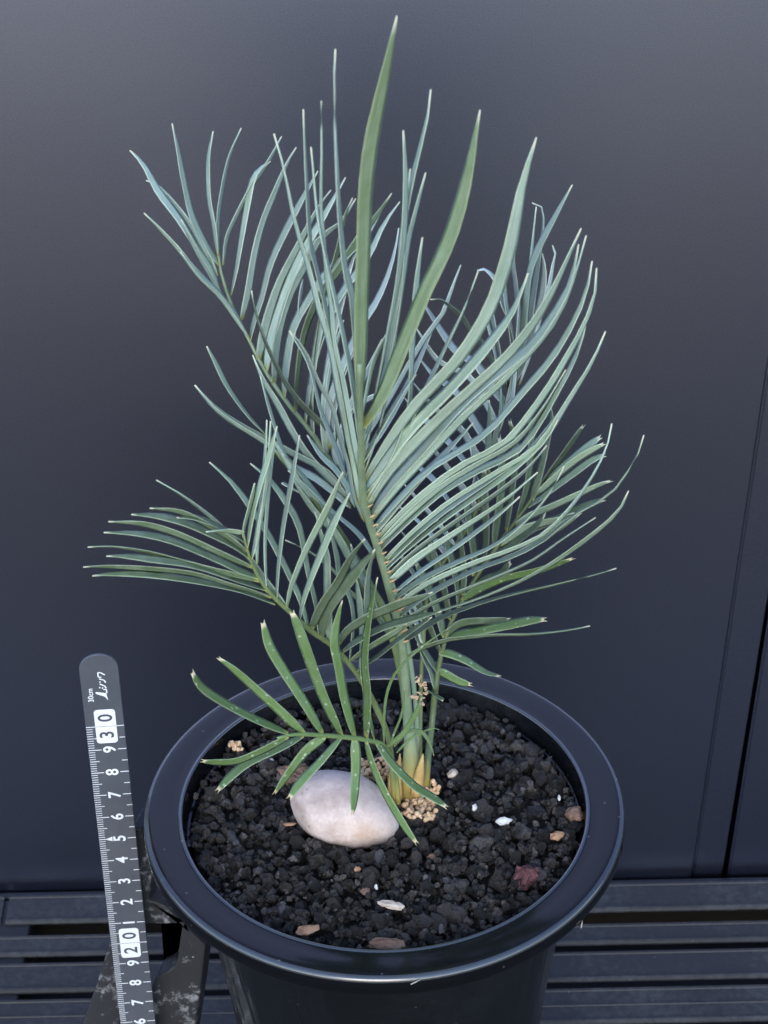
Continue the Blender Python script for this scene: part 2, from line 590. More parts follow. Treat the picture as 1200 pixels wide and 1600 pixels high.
def slat(x0, x1_, y0, y1, ztop, parts=(), th=0.22):
    bm = bmesh.new()
    # profile with raised back and front ribs and a groove
    w = y1 - y0
    prof = [(0, -th), (0, -0.14), (0.04, -0.06), (0.12, 0), (0.22, 0), (0.27, -0.06)]
    prof += [(w * 0.5 - 0.05, -0.06), (w * 0.5 - 0.02, -0.01), (w * 0.5 + 0.05, -0.01), (w * 0.5 + 0.08, -0.06)] if w > 1.9 else []
    prof += [(w - 0.22, -0.05), (w - 0.18, 0), (w - 0.05, 0), (w, -0.06), (w, -th)]
    n = len(prof)
    va = [bm.verts.new((x0, y0 + py, ztop + pz)) for py, pz in prof]
    vb = [bm.verts.new((x1_, y0 + py, ztop + pz)) for py, pz in prof]
    for i in range(n):
        bm.faces.new((va[i], va[(i + 1) % n], vb[(i + 1) % n], vb[i]))
    bm.faces.new(va)
    bm.faces.new(vb[::-1])
    return from_bm('slat', bm, M['slat'], bench)


def yz(v):
    return float(ray_z(1000, v, 0.0)[1])


xl = float(ray_z(9, 1412, 0)[0])
edges = [(yz(1420), yz(1378)), (yz(1471), yz(1441)), (yz(1528), yz(1484)), (yz(1595), yz(1541))]
slat(xl + 0.12, 90, *edges[0], 0.0)
slat(-90, xl - 0.12, *edges[0], 0.0)
for e in edges[1:]:
    slat(-90, 90, *e, 0.0)
y = edges[-1][0] - 0.5
while y > -14:
    slat(-90, 90, y - 2.1, y, 0.0)
    y -= 2.6
for x in (xl + 0.3, -60, 38, 75):
    bm = bmesh.new()
    bm_box(bm, x - 1.6, x + 1.0, -15, 24.9, -3.4, -0.24, 0.1)
    from_bm('cross_bar', bm, M['under'], bench)
bm = bmesh.new()
bm_box(bm, -88, 88, -15.2, 25.1, -4.6, -3.45, 0.1)
from_bm('gap_blocker', bm, M['under'], bench)  # added sheet that keeps light out, so the slat gaps stay black
bm = bmesh.new()
bm_box(bm, -88, 88, 25.12, 25.5, -3.4, -0.3, 0.05)
from_bm('rear_gap_blocker', bm, M['under'], bench)  # added black strip hiding the wall, so the rear gap stays dark
for x in (-84, 84):
    for yy in (-13, 22):
        bm = bmesh.new()
        bm_box(bm, x - 2, x + 2, yy - 2, yy + 2, GZ, -4.65, 0.2)
        from_bm('leg', bm, M['under'], bench)

# ------------------------------------------------------------------ pot
pot = tag(empty('flower_pot', (0, 0, 0)), 'glossy black round plastic pot with a wide flared rim, filled with black grit', 'flower pot')
z0 = RIM
rim_prof = [(6.45, z0 - 2.0), (6.62, z0 - 0.6), (6.70, z0 - 0.12), (6.72, z0 - 0.02), (6.745, z0 + 0.018), (6.785, z0 + 0.03), (6.825, z0 + 0.018), (6.85, z0 - 0.005), (6.9, z0 - 0.01), (7.2, z0 + 0.01), (7.7, z0 + 0.025), (7.84, z0 + 0.02), (7.90, z0 + 0.0), (7.95, z0 - 0.035), (7.985, z0 - 0.085), (8.0, z0 - 0.15), (8.01, z0 - 0.3), (8.02, z0 - 0.52),
            (8.00, z0 - 0.56), (7.94, z0 - 0.58), (7.93, z0 - 0.62), (7.95, z0 - 0.66), (7.92, z0 - 0.72), (7.80, z0 - 0.74), (6.85, z0 - 0.70), (6.52, z0 - 0.8)]
V, Fc = lathe(rim_prof, 160)
glint = [0 if (6.86 < (a_ + b_) / 2 < 7.80 or z_ < z0 - 0.09) else 1 for (a_, z_), (b_, _z) in zip(rim_prof[:-1], rim_prof[1:])]  # profile bands that carry the painted lip highlight
make('rim', V, Fc, [M['rim'], M['lip']], pot, fmat=[k_ for k_ in glint for _ in range(160)])
body_prof = [(6.45, z0 - 0.70), (6.50, z0 - 0.9), (6.36, z0 - 2), (6.11, z0 - 4), (5.84, z0 - 6), (5.58, z0 - 8), (5.38, z0 - 10), (5.1, z0 - 16),
             (4.9, 0.8), (4.75, 0.15), (4.5, 0.02), (0.01, 0.02)]
V, Fc = lathe(body_prof, 128)
make('pot_body', V, Fc, M['pot'], pot)

# ------------------------------------------------------------------ gravel
SOIL = RIM - 0.60


def soil_h(x, y):
    r = math.hypot(x, y)
    h = SOIL + 0.22 * (1 - (r / 6.6) ** 2) + 0.16 * noise.noise(Vector((x * 0.55, y * 0.55, 3.1)))
    h += 0.28 * max(0.0, (x - 1.5) / 5.0) * max(0.0, (y + 1) / 6)
    return h


nr, na = 24, 72
V = [(0, 0, soil_h(0, 0) - 0.35)]
for i in range(1, nr + 1):
    r = 6.62 * i / nr
    for j in range(na):
        t = 2 * math.pi * j / na
        x, yv = r * math.cos(t), r * math.sin(t)
        V.append((x, yv, soil_h(x, yv) - 0.55))
Fc = [(0, 1 + j, 1 + (j + 1) % na) for j in range(na)]
for i in range(nr - 1):
    for j in range(na):
        a = 1 + i * na
        Fc.append((a + j, a + na + j, a + na + (j + 1) % na, a + (j + 1) % na))
soilbase_V, soilbase_F = V, Fc


def rock_proto(seed, sub=2, rough=0.34, flat=(1, 1, 1), facets=9):
    bm = bmesh.new()
    bmesh.ops.create_icosphere(bm, subdivisions=sub, radius=1.0)
    r = random.Random(seed)
    planes = []
    for _ in range(facets):
        d = Vector((r.gauss(0, 1), r.gauss(0, 1), r.gauss(0, 1))).normalized()
        planes.append((d, r.uniform(0.52, 0.85)))
    off = Vector((r.uniform(0, 50), r.uniform(0, 50), r.uniform(0, 50)))
    for v in bm.verts:
        p = v.co.copy()
        for d, k in planes:
            e = p.dot(d) - k
            if e > 0:
                p -= d * e * 0.9
        p += v.co.normalized() * rough * noise.noise(v.co * 2.1 + off)
        p += v.co.normalized() * rough * 0.5 * noise.noise(v.co * 4.7 + off)
        v.co = Vector((p.x * flat[0], p.y * flat[1], p.z * flat[2]))
    Vp = np.array([v.co[:] for v in bm.verts])
    bm.verts.index_update()
    Fp = np.array([[v.index for v in f.verts] for f in bm.faces])
    bm.free()
    return Vp, Fp


protos = [rock_proto(i, 2, 0.42, (1, random.uniform(0.7, 1), random.uniform(0.6, 0.9))) for i in range(24)]


def rand_rot():
    q = rng.normal(size=4)
    q /= np.linalg.norm(q)
    w, x, y, z = q
    return np.array([[1 - 2 * (y * y + z * z), 2 * (x * y - z * w), 2 * (x * z + y * w)],
                     [2 * (x * y + z * w), 1 - 2 * (x * x + z * z), 2 * (y * z - x * w)],
                     [2 * (x * z - y * w), 2 * (y * z + x * w), 1 - 2 * (x * x + y * y)]])


grains = []
STONE_C = np.array([-1.40, -1.15])


def blocked(x, y, s):
    return False


def scatter(n, s0, s1, zoff0, zoff1, pw=1.0):
    for _ in range(n):
        r = 6.58 * math.sqrt(rng.random())
        t = rng.random() * 2 * math.pi
        x, y = r * math.cos(t), r * math.sin(t)
        s = s0 + (s1 - s0) * rng.random() ** pw
        if r + s > 6.62:
            continue
        grains.append((x, y, soil_h(x, y) + rng.uniform(zoff0, zoff1) - s * 0.35, s))


scatter(1000, 0.18, 0.32, -0.55, -0.20)
scatter(1250, 0.12, 0.29, -0.16, 0.14, 1.2)
scatter(1500, 0.05, 0.13, -0.25, 0.06, 1.3)
scatter(130, 0.25, 0.50, -0.06, 0.16, 1.4)
big = sorted(grains, key=lambda g: -g[3] - (0.2 if g[2] > soil_h(g[0], g[1]) - 0.1 else 0))[:290]
bigset = set(map(id, big))
allV, allF, tone, nv = [], [], [], 0
allV.append(np.array(soilbase_V))
tone.append(np.full(len(soilbase_V), 0.0))
soilF = [tuple(f) for f in soilbase_F]
nv = len(soilbase_V)
for g in grains:
    if id(g) in bigset:
        continue
    Vp, Fp = protos[rng.integers(len(protos))]
    allV.append((Vp * g[3]) @ rand_rot().T + np.array(g[:3]))
    allF.append(Fp + nv)
    tone.append(np.full(len(Vp), rng.random()))
    nv += len(Vp)
gr = make('gravel', np.vstack(allV), soilF + [tuple(f) for f in np.vstack(allF).tolist()], M['gravel'], org=(0, 0, SOIL), smooth=False,
          attrs={'tone': np.concatenate(tone)})
tag(gr, 'coarse black lava grit filling the pot', 'gravel', kind='stuff')
pm = []
for i, (Vp, Fp) in enumerate(protos):
    me = bpy.data.meshes.new('gravel_stone')
    me.from_pydata((Vp * CM).tolist(), [], Fp.tolist())
    me.materials.append(M['gravel'])
    a = me.attributes.new('tone', 'FLOAT', 'POINT')
    a.data.foreach_set('value', np.zeros(len(Vp), np.float32))
    pm.append(me)
for g in big:
    o = bpy.data.objects.new('gravel_stone', pm[rng.integers(len(pm))])
    q = Matrix(rand_rot().tolist())
    o.rotation_euler = q.to_euler()
    o.scale = (g[3],) * 3
    link(o, g[:3], gr)


# ------------------------------------------------------------------ single pieces lying on the grit
def lump(name, u, v, wpx, m, label, cat, flat=(1, 0.75, 0.5), rot=0.0, sub=3, rough=0.25, group=None, lift=0.0, facets=6, seed=1, tilt=0.0):
    p = ray_z(u, v, SOIL + 0.15 + lift)
    s = wpx / 2 * depth(p) / F_PX
    Vp, Fp = rock_proto(seed * 13 + 5, sub, rough, (1, 1, 1), facets)
    Vp = Vp / np.abs(Vp[:, 0]).max()
    Vp = Vp * np.array(flat) * s
    ct, st = math.cos(tilt), math.sin(tilt)
    Vp = Vp @ np.array([[ct, 0, st], [0, 1, 0], [-st, 0, ct]]).T
    c, s_ = math.cos(rot), math.sin(rot)
    Vp = Vp @ np.array([[c, s_, 0], [-s_, c, 0], [0, 0, 1]])
    o = make(name, Vp + p, [tuple(f) for f in Fp.tolist()], m, org=p, smooth=False)
    return tag(o, label, cat, group)


lump('lava_rock', 818, 1367, 46, M['redrock'], 'dark red porous lava rock among black grit at the right of the pot', 'rock', (1, 0.9, 0.85), 0.4, 4, 0.30, seed=3)
lump('lava_rock', 462, 1212, 62, M['brownrock'], 'reddish brown rough rock half hidden behind the big pale stone', 'rock', (1, 0.6, 0.55), 0.1, 4, 0.5, seed=4)
lump('bark_chip', 604, 1476, 62, M['bark'], 'large reddish brown bark chip against the front rim', 'bark chip', (1, 0.5, 0.36), -0.05, 3, 0.2, seed=5)
lump('bark_chip', 480, 1452, 40, M['ochre'], 'orange tan chip half buried near the front left of the grit', 'wood chip', (1, 0.6, 0.3), 0.2, 3, 0.2, seed=6)
lump('wood_splinter', 451, 1288, 28, M['ochre'], 'thin orange wood splinter left of the big pale stone', 'splinter', (1, 0.22, 0.16), 0.05, 3, 0.15, seed=7)
lump('stone_chip', 612, 1414, 48, M['cream'], 'ragged cream chip lying flat in front of the pale stone', 'chip', (1, 0.38, 0.25), -0.35, 3, 0.4, seed=8, lift=0.14)
lump('shell_chip', 787, 1283, 28, M['white'], 'curved white shell fragment right of the plant', 'shell fragment', (1, 0.45, 0.5), 0.1, 3, 0.2, seed=9, lift=0.15)
lump('stone_chip', 707, 1209, 20, M['cream'], 'small cream chip close to the right of the plant base', 'chip', (1, 0.8, 0.7), 0.8, 3, 0.3, seed=10, lift=0.1)
lump('shell_chip', 741, 1262, 13, M['white'], 'tiny pale blue white flake between plant and white shell fragment', 'flake', (0.8, 0.6, 0.9), 0.8, 2, 0.2, seed=11, lift=0.15)
lump('shell_chip', 874, 1247, 12, M['white'], 'tiny white sliver near the right inner rim', 'flake', (0.5, 0.5, 1.0), 0.3, 2, 0.2, seed=12, lift=0.15)
lump('pebble', 899, 1273, 34, M['brownrock'], 'greyish brown rounded pebble touching the right inner rim', 'pebble', (1, 0.85, 0.8), 0.0, 3, 0.2, seed=14, lift=0.05)
lump('stone_chip', 871, 1306, 24, M['ochre'], 'small tan brown chip below the pebble at the right rim', 'chip', (1, 0.6, 0.5), 0.2, 3, 0.3, seed=15)
lump('stone_chip', 571, 1392, 16, M['brownrock'], 'reddish dark chip in the grit in front of the pale stone', 'chip', (1, 0.9, 0.8), 0.2, 3, 0.3, seed=16)
lump('stone_chip', 676, 1338, 20, M['brownrock'], 'small brown chip in the grit below the tan roots', 'chip', (1, 0.6, 0.6), 0.2, 3, 0.3, seed=17)
lump('shell_chip', 588, 1386, 11, M['white'], 'tiny white curl above the ragged cream chip', 'flake', (0.6, 0.6, 1), 0.2, 2, 0.3, seed=18, lift=0.1)
lump('shell_chip', 510, 1193, 9, M['white'], 'tiny white crumb above the pale stone', 'crumb', (1, 0.8, 0.8), 0.2, 2, 0.3, seed=19, lift=0.1)
lump('shell_chip', 424, 1188, 9, M['white'], 'tiny white crumb under the left leaflets', 'crumb', (1, 0.6, 0.8), 0.2, 2, 0.3, seed=20, lift=0.1)
lump('stone_chip', 558, 1358, 12, M['ochre'], 'small orange crumb under the front of the pale stone', 'crumb', (1, 0.8, 0.7), 0.2, 2, 0.3, seed=21, lift=0.1)
lump('shell_chip', 616, 1238, 22, M['white'], 'white chip wedged between pale stone and plant stalk', 'chip', (0.6, 0.6, 1), 0.4, 2, 0.2, seed=22, lift=0.35)

# the big pale stone
bm = bmesh.new()
bmesh.ops.create_icosphere(bm, subdivisions=5, radius=1)
pc = ray_z(538, 1266, SOIL + 0.75)
sx = 89 * depth(pc) / F_PX
for v in bm.verts:
    p = v.co.copy()
    ex = 1.0 - 0.20 * max(0, p.x) ** 1.5           # narrower towards the right end
    p.y *= ex
    p.z *= ex
    d = Vector((-0.80, -0.55, -0.22)).normalized()    # ground-off facet at the left end
    e = p.dot(d) - 0.88
    if e > 0:
        p -= d * e * 0.5
    d = Vector((0.1, -0.72, -0.70)).normalized()
    e = p.dot(d) - 0.84
    if e > 0:
        p -= d * e * 0.35
    p += v.co * 0.035 * noise.noise(v.co * 1.6 + Vector((4, 2, 9))) + v.co * 0.008 * noise.noise(v.co * 7)
    v.co = Vector((p.x * sx, p.y * sx * 0.72, p.z * sx * 0.64))
R = Matrix.Rotation(math.radians(14), 3, 'Y') @ Matrix.Rotation(math.radians(-16), 3, 'Z')
for v in bm.verts:
    v.co = R @ v.co + Vector(pc)
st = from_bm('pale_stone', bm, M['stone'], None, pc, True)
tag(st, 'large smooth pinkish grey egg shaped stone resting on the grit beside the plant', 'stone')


# ------------------------------------------------------------------ plant
base3 = ray_z(640, 1238, SOIL + 0.1)
plant = tag(empty('cycad_plant', base3), 'young cycad with stiff blue green feathery fronds growing from the black pot', 'plant')
BY = float(base3[1])
PR = {}


class Frond:
    def __init__(s, key, pts, mats, wreal, wk=0.8):
        """pts: (u, v, y, width in photo px) from the foot to the tip"""
        s.key, s.mats, s.wreal, s.wk = key, mats, wreal * 0.85, wk
        s.px = np.array([(p[0], p[1]) for p in pts], float)
        s.y = np.array([p[2] for p in pts], float)
        P = np.array([np.r_[ray_y(*p[:3]), p[3]] for p in pts])
        Q = catmull(P, 34)
        R = np.array([max(0.02, q[3] / 2 * depth(q[:3]) / F_PX) for q in Q])
        V, Fc = tube_mesh(Q[:, :3], R, 10)
        s.ob = make('frond', V, Fc, mats[1], plant, org=P[0, :3], attrs={'along': np.repeat(np.linspace(0, 1, 34), 10)})
        s.Q, s.R = Q[:, :3], R
        s.n = 0

    def y_at(s, u, v):
        best = None
        for i in range(len(s.px) - 1):
            a, b = s.px[i], s.px[i + 1]
            t = float(np.clip(((u, v) - a) @ (b - a) / ((b - a) @ (b - a)), 0, 1))
            d = np.hypot(*(a + (b - a) * t - (u, v)))
            if best is None or d < best[0]:
                best = (d, s.y[i] + (s.y[i + 1] - s.y[i]) * t)
        return best[1]

    def leaf(s, pts, w, dy=-1.0, mat=None, fork=False, flip=None, wreal=None, y0=None, wp=None):
        """one leaflet: photo points from its joint to its tip; dy: how much nearer (-) or farther (+) the tip is"""
        s.n += 1
        w *= s.wk * random.uniform(0.88, 1.12)
        yb = s.y_at(*pts[0]) if y0 is None else y0
        px = np.array(pts, float)
        L = np.r_[0, np.cumsum(np.hypot(*np.diff(px, axis=0).T))]
        L /= L[-1]
        P = np.array([ray_y(u, v, yb + dy * t ** 1.25) for (u, v), t in zip(pts, L)])
        n = 16
        Q = catmull(P, n)
        T = np.gradient(Q, axis=0)
        T /= np.linalg.norm(T, axis=1)[:, None]
        t = np.linspace(0, 1, n)
        # blade outline
        prof = np.minimum(1, 0.5 + 0.5 * np.clip(t / 0.16, 0, 1) ** 0.7)
        end = 0.42 if fork else 0.07
        prof *= np.where(t > 0.66, end + (1 - end) * np.clip(1 - ((t - 0.66) / 0.34) ** (2.8 if fork else 1.6), 0, 1), 1)
        if flip is None:
            flip = 1 if (s.n * 7919) % 2 else -1
        V, al, ac = [], [], []
        twist = random.uniform(-0.6, 0.6)
        xs = (-1, -0.5, 0, 0.5, 1, 0.5, 0, -0.5)
        wr = (wreal or s.wreal)
        for i in range(n):
            z = depth(Q[i])
            app = w * z / F_PX
            real = max(app, wr)
            phi = math.acos(min(1, app / real)) * flip + twist * (t[i] - 0.5)
            vd = (Q[i] - CAM) / np.linalg.norm(Q[i] - CAM)
            s0 = np.cross(T[i], vd)
            s0 /= np.linalg.norm(s0)
            s1 = s0 * math.cos(phi) + np.cross(T[i], s0) * math.sin(phi)
            nm = np.cross(s1, T[i])
            if nm @ vd > 0:
                nm = -nm
            h = real / 2 * prof[i]
            th = 0.022
            for j, x in enumerate(xs):
                up = 0.20 * h * (abs(x) - 0.55)
                o = up + (th if j in (1, 2, 3) else (-th if j > 4 else 0))
                V.append(Q[i] + s1 * x * h + nm * o)
                al.append(t[i])
                ac.append(x)
        Fc, fm = [], []
        for i in range(n - 1):
            for j in range(8):
                Fc.append((i * 8 + j, i * 8 + (j + 1) % 8, (i + 1) * 8 + (j + 1) % 8, (i + 1) * 8 + j))
        Fc.append(tuple(range(7, -1, -1)))
        Fc.append(tuple((n - 1) * 8 + j for j in range(8)))
        if fork:                      # two short teeth at the blunt end
            q, tt, ss = Q[-1], T[-1], s1
            hh = h
            for sg, ln in ((-1, 2.6), (1, 1.9)):
                b0 = len(V)
                c0 = q + ss * sg * hh * 0.5
                for dx, dn in ((-0.5, 0), (0, 0.6), (0.5, 0), (0, -0.6)):
                    V.append(c0 + ss * dx * hh + nm * dn * 0.03 - tt * 0.02)
                    al.append(0.97)
                    ac.append(0)
                V.append(c0 + tt * hh * ln * 0.7 + ss * sg * hh * 0.55)
                al.append(1.0)
                ac.append(0)
                for k in range(4):
                    Fc.append((b0 + k, b0 + (k + 1) % 4, b0 + 4))
        mm = M[mat] if mat else s.mats[0]
        return make('leaflet', V, Fc, mm, s.ob, org=Q[0], attrs={'along': al, 'across': ac})

    def joints(s, px, size=4.0):
        """small orange swellings where the leaflets join the stalk"""
        V, Fc = [], []
        for (u, v, du, dv) in px:
            y = s.y_at(u, v) - 0.15
            p0, p1 = ray_y(u, v, y), ray_y(u + du, v + dv, y)
            Q = [p0, p0 * 0.5 + p1 * 0.5, p1]
            r = size / 2 * depth(p0) / F_PX
            v1, f1 = tube_mesh(Q, [r, r * 0.8, r * 0.25], 6)
            k = len(V)
            V += list(v1)
            Fc += [tuple(i + k for i in f) for f in f1]
        o = make('leaf_joint', V, Fc, M['joint'], s.ob, org=V[0])
        o['kind'] = 'stuff'


# --- frond B: back left
B = Frond('B', [(649, 1230, BY + .3, 9), (652, 1150, BY + .6, 8), (645, 1060, 2.6, 8), (627, 960, 3.2, 9), (590, 850, 3.8, 9), (547, 755, 4.4, 9), (520, 727, 4.7, 9),
                (490, 680, 5.0, 8), (447, 627, 5.3, 7), (413, 577, 5.6, 6), (387, 527, 5.9, 5), (363, 480, 6.2, 6), (345, 425, 6.5, 5), (338, 362, 6.8, 3.5)],
          (M['B'], M['rA']), 0.52, 0.73)
for pts, w, dy, mt in [
    ([(342, 450), (330, 423), (307, 387), (277, 340), (247, 300), (223, 257), (203, 235)], 14, -.6, 'B'),
    ([(338, 430), (325, 400), (300, 353), (273, 317), (247, 290), (228, 282)], 9, .4, 'B'),
    ([(343, 413), (323, 387), (300, 340), (287, 287), (277, 233), (269, 193)], 13, -.4, 'B'),
    ([(340, 397), (335, 353), (327, 307), (326, 247), (333, 205)], 10, .3, 'B'),
    ([(341, 400), (340, 347), (345, 303), (357, 247), (377, 200)], 8, .8, 'B'),
    ([(390, 530), (347, 467), (313, 433), (283, 393), (250, 357), (225, 333)], 8, -1, 'A'),
    ([(385, 520), (367, 490), (340, 457), (313, 430), (282, 393)], 8, -1, 'A'),
    ([(350, 470), (335, 440), (315, 405), (283, 343)], 9, -.6, 'B'),
    ([(349, 413), (353, 373), (367, 340), (393, 290), (420, 250), (440, 213)], 8, 1, 'B'),
    ([(361, 460), (370, 420), (380, 360), (392, 293), (403, 267), (423, 252)], 12, 1, 'B'),
    ([(377, 500), (387, 457), (397, 397), (410, 347), (430, 297), (447, 257), (463, 230)], 15, 1, 'B'),
    ([(390, 533), (398, 500), (410, 463), (423, 413), (447, 360), (480, 297), (497, 267)], 16, 1, 'B'),
    ([(404, 562), (410, 530), (420, 490), (437, 440), (465, 385), (493, 330), (517, 297)], 17, 1, 'B'),
    ([(415, 580), (423, 530), (435, 490), (450, 445), (475, 390), (505, 340), (540, 277)], 18, 1.2, 'B'),
    ([(428, 600), (434, 527), (451, 465), (473, 421), (500, 372), (530, 350), (556, 310)], 18, 1.2, 'B'),
    ([(443, 622), (449, 558), (460, 508), (482, 469), (508, 430), (540, 400), (575, 365), (600, 320)], 20, 1.2, 'B'),
    ([(462, 645), (464, 590), (475, 520), (500, 460), (532, 417), (560, 372), (588, 337), (612, 302)], 18, 1.2, 'E'),
    ([(477, 662), (485, 600), (502, 530), (530, 465), (555, 430), (579, 395), (600, 350), (625, 315)], 16, 1.4, 'B'),
    ([(490, 675), (490, 600), (498, 520), (512, 450), (528, 390), (538, 340), (551, 309)], 14, 1.6, 'E'),
    ([(503, 692), (508, 600), (518, 540), (532, 480), (550, 410), (562, 387)], 13, 1.6, 'Bp'),
    ([(467, 500), (468, 470), (473, 436)], 8, .4, 'Bp'),
    ([(490, 685), (486, 620), (492, 560), (503, 500), (520, 440)], 15, .8, 'B'),
    ([(510, 712), (506, 640), (515, 570), (537, 500)], 15, .8, 'B'),
    ([(525, 732), (520, 660), (535, 590), (562, 530)], 14, .8, 'Cc'),
    ([(535, 745), (532, 690), (545, 640), (568, 590), (597, 530)], 16, 1, 'Bp'),
    ([(515, 700), (510, 650), (528, 590), (550, 540), (573, 495), (590, 469), (608, 426), (618, 387), (623, 356)], 15, 1.4, 'Cc'),
    ([(540, 750), (552, 715), (580, 670), (610, 620), (640, 565), (668, 520), (690, 492), (706, 450), (720, 414)], 11, 1.6, 'Cc'),
    ([(545, 755), (565, 715), (590, 685), (620, 635), (650, 575), (680, 505)], 14, 1.4, 'Cc'),
    ([(530, 690), (540, 655), (562, 632), (586, 618), (615, 612)], 11, .6, 'Bp'),
    # the near row, pressed along the stalk
    ([(552, 785), (535, 768), (516, 748), (483, 713), (457, 673), (435, 632), (410, 590), (395, 555)], 17, -1, 'B'),
    ([(548, 792), (520, 768), (490, 746), (462, 732), (445, 715), (430, 690)], 16, -1, 'Cc'),
    ([(545, 782), (520, 745), (494, 726), (462, 710), (430, 693), (380, 667), (340, 640), (304, 602)], 13, -1.4, 'B'),
    ([(555, 790), (545, 765), (525, 735), (500, 710), (480, 680)], 14, -.6, 'B'),
    ([(528, 690), (520, 676), (500, 660), (455, 610), (420, 545), (400, 490), (393, 454)], 9, -1, 'Bd'),
    ([(545, 760), (520, 690), (500, 640), (482, 570), (452, 517)], 7, -.6, 'B'),
]:
    B.leaf(pts, w, dy, mt)

# --- frond C: back right
Cf = Frond('C', [(656, 1230, BY + .2, 7), (657, 1120, 2.4, 7), (660, 1020, 3.0, 7), (670, 920, 3.6, 8), (697, 872, 4.0, 8), (724, 836, 4.3, 7), (745, 795, 4.6, 7), (757, 750, 4.9, 6),
                 (768, 700, 5.2, 6), (785, 648, 5.5, 6), (798, 600, 5.8, 5), (806, 545, 6.1, 4), (809, 500, 6.4, 3)], (M['Cc'], M['rE']), 0.55, 0.75)
for pts, w, dy, mt in [
    ([(795, 640), (760, 592), (740, 565), (718, 555), (700, 534), (684, 510), (668, 484), (655, 462)], 15, .6, 'Cc'),
    ([(780, 668), (748, 608), (728, 584), (705, 575), (682, 560), (668, 540), (650, 512)], 14, .6, 'Cc'),
    ([(772, 705), (754, 680), (740, 658), (722, 628), (705, 605), (680, 590), (655, 560)], 17, .6, 'Cc'),
    ([(764, 740), (742, 706), (726, 676), (703, 655), (680, 638), (640, 592)], 15, .6, 'Cc'),
    ([(758, 770), (735, 735), (712, 704), (690, 680), (666, 658), (632, 622)], 14, .6, 'Cc'),
    ([(746, 797), (722, 760), (700, 730), (680, 705), (650, 680)], 13, .5, 'Cc'),
    ([(732, 825), (705, 790), (682, 755), (660, 735), (638, 715)], 12, .5, 'Cc'),
    ([(712, 855), (688, 820), (662, 790), (630, 755)], 11, .5, 'Cc'),
    ([(700, 870), (672, 835), (650, 812), (622, 790)], 10, .5, 'Cc'),
    ([(688, 895), (668, 868), (640, 845), (622, 825)], 9, .5, 'Eu'),
    ([(670, 925), (652, 905), (635, 880), (620, 862)], 9, .5, 'Eu'),
    ([(664, 975), (655, 960), (640, 938), (628, 920)], 8, .5, 'Bp'),
    ([(662, 1005), (655, 985), (644, 962), (632, 940)], 9, .5, 'Bp'),
    ([(800, 610), (790, 590), (775, 572), (748, 528), (736, 516), (720, 492), (700, 475), (685, 467), (672, 468)], 11, -.6, 'Bd'),
    ([(806, 560), (803, 530), (795, 500), (784, 473), (777, 444), (763, 425), (753, 420), (745, 423)], 9, -.4, 'Cc'),
    ([(809, 540), (811, 490), (806, 440), (802, 408), (804, 380), (810, 345), (816, 312)], 9, -.4, 'Cc'),
    ([(803, 575), (797, 518), (790, 472), (787, 440), (789, 408), (796, 375)], 8, -.4, 'Cc'),
    ([(793, 605), (783, 560), (771, 500), (768, 480), (769, 454)], 8, -.3, 'Cc'),
    ([(785, 620), (775, 560), (763, 510), (755, 490)], 7, -.3, 'Cc'),
    ([(810, 560), (828, 500), (833, 470), (839, 430), (845, 385), (849, 352), (848, 330), (841, 317), (831, 317)], 10, .5, 'B'),
    ([(810, 575), (818, 530), (822, 480), (826, 440), (829, 408), (834, 360), (838, 323)], 9, -.3, 'A'),
    ([(806, 595), (822, 560), (838, 500), (848, 460), (851, 420), (847, 396)], 13, .5, 'Cc'),
    ([(812, 600), (832, 540), (850, 470), (858, 444), (863, 416), (868, 392), (863, 383)], 8, .6, 'Cc'),
    ([(805, 600), (816, 540), (822, 480), (828, 428), (841, 390), (868, 338), (894, 289)], 14, -2.2, 'A'),
    ([(790, 640), (800, 600), (806, 560), (810, 500), (812, 460)], 10, -.4, 'Cc'),
    ([(778, 675), (790, 640), (800, 625), (806, 580), (815, 545)], 9, -.4, 'Cc'),
    ([(770, 700), (778, 660), (782, 640), (783, 600)], 8, -.4, 'A'),
    ([(750, 790), (752, 760), (760, 720), (766, 660), (764, 625)], 9, -.4, 'Eu'),
    ([(743, 800), (738, 770), (742, 740), (735, 700)], 6, -.3, 'Cc'),
]:
    Cf.leaf(pts, w, dy, mt)

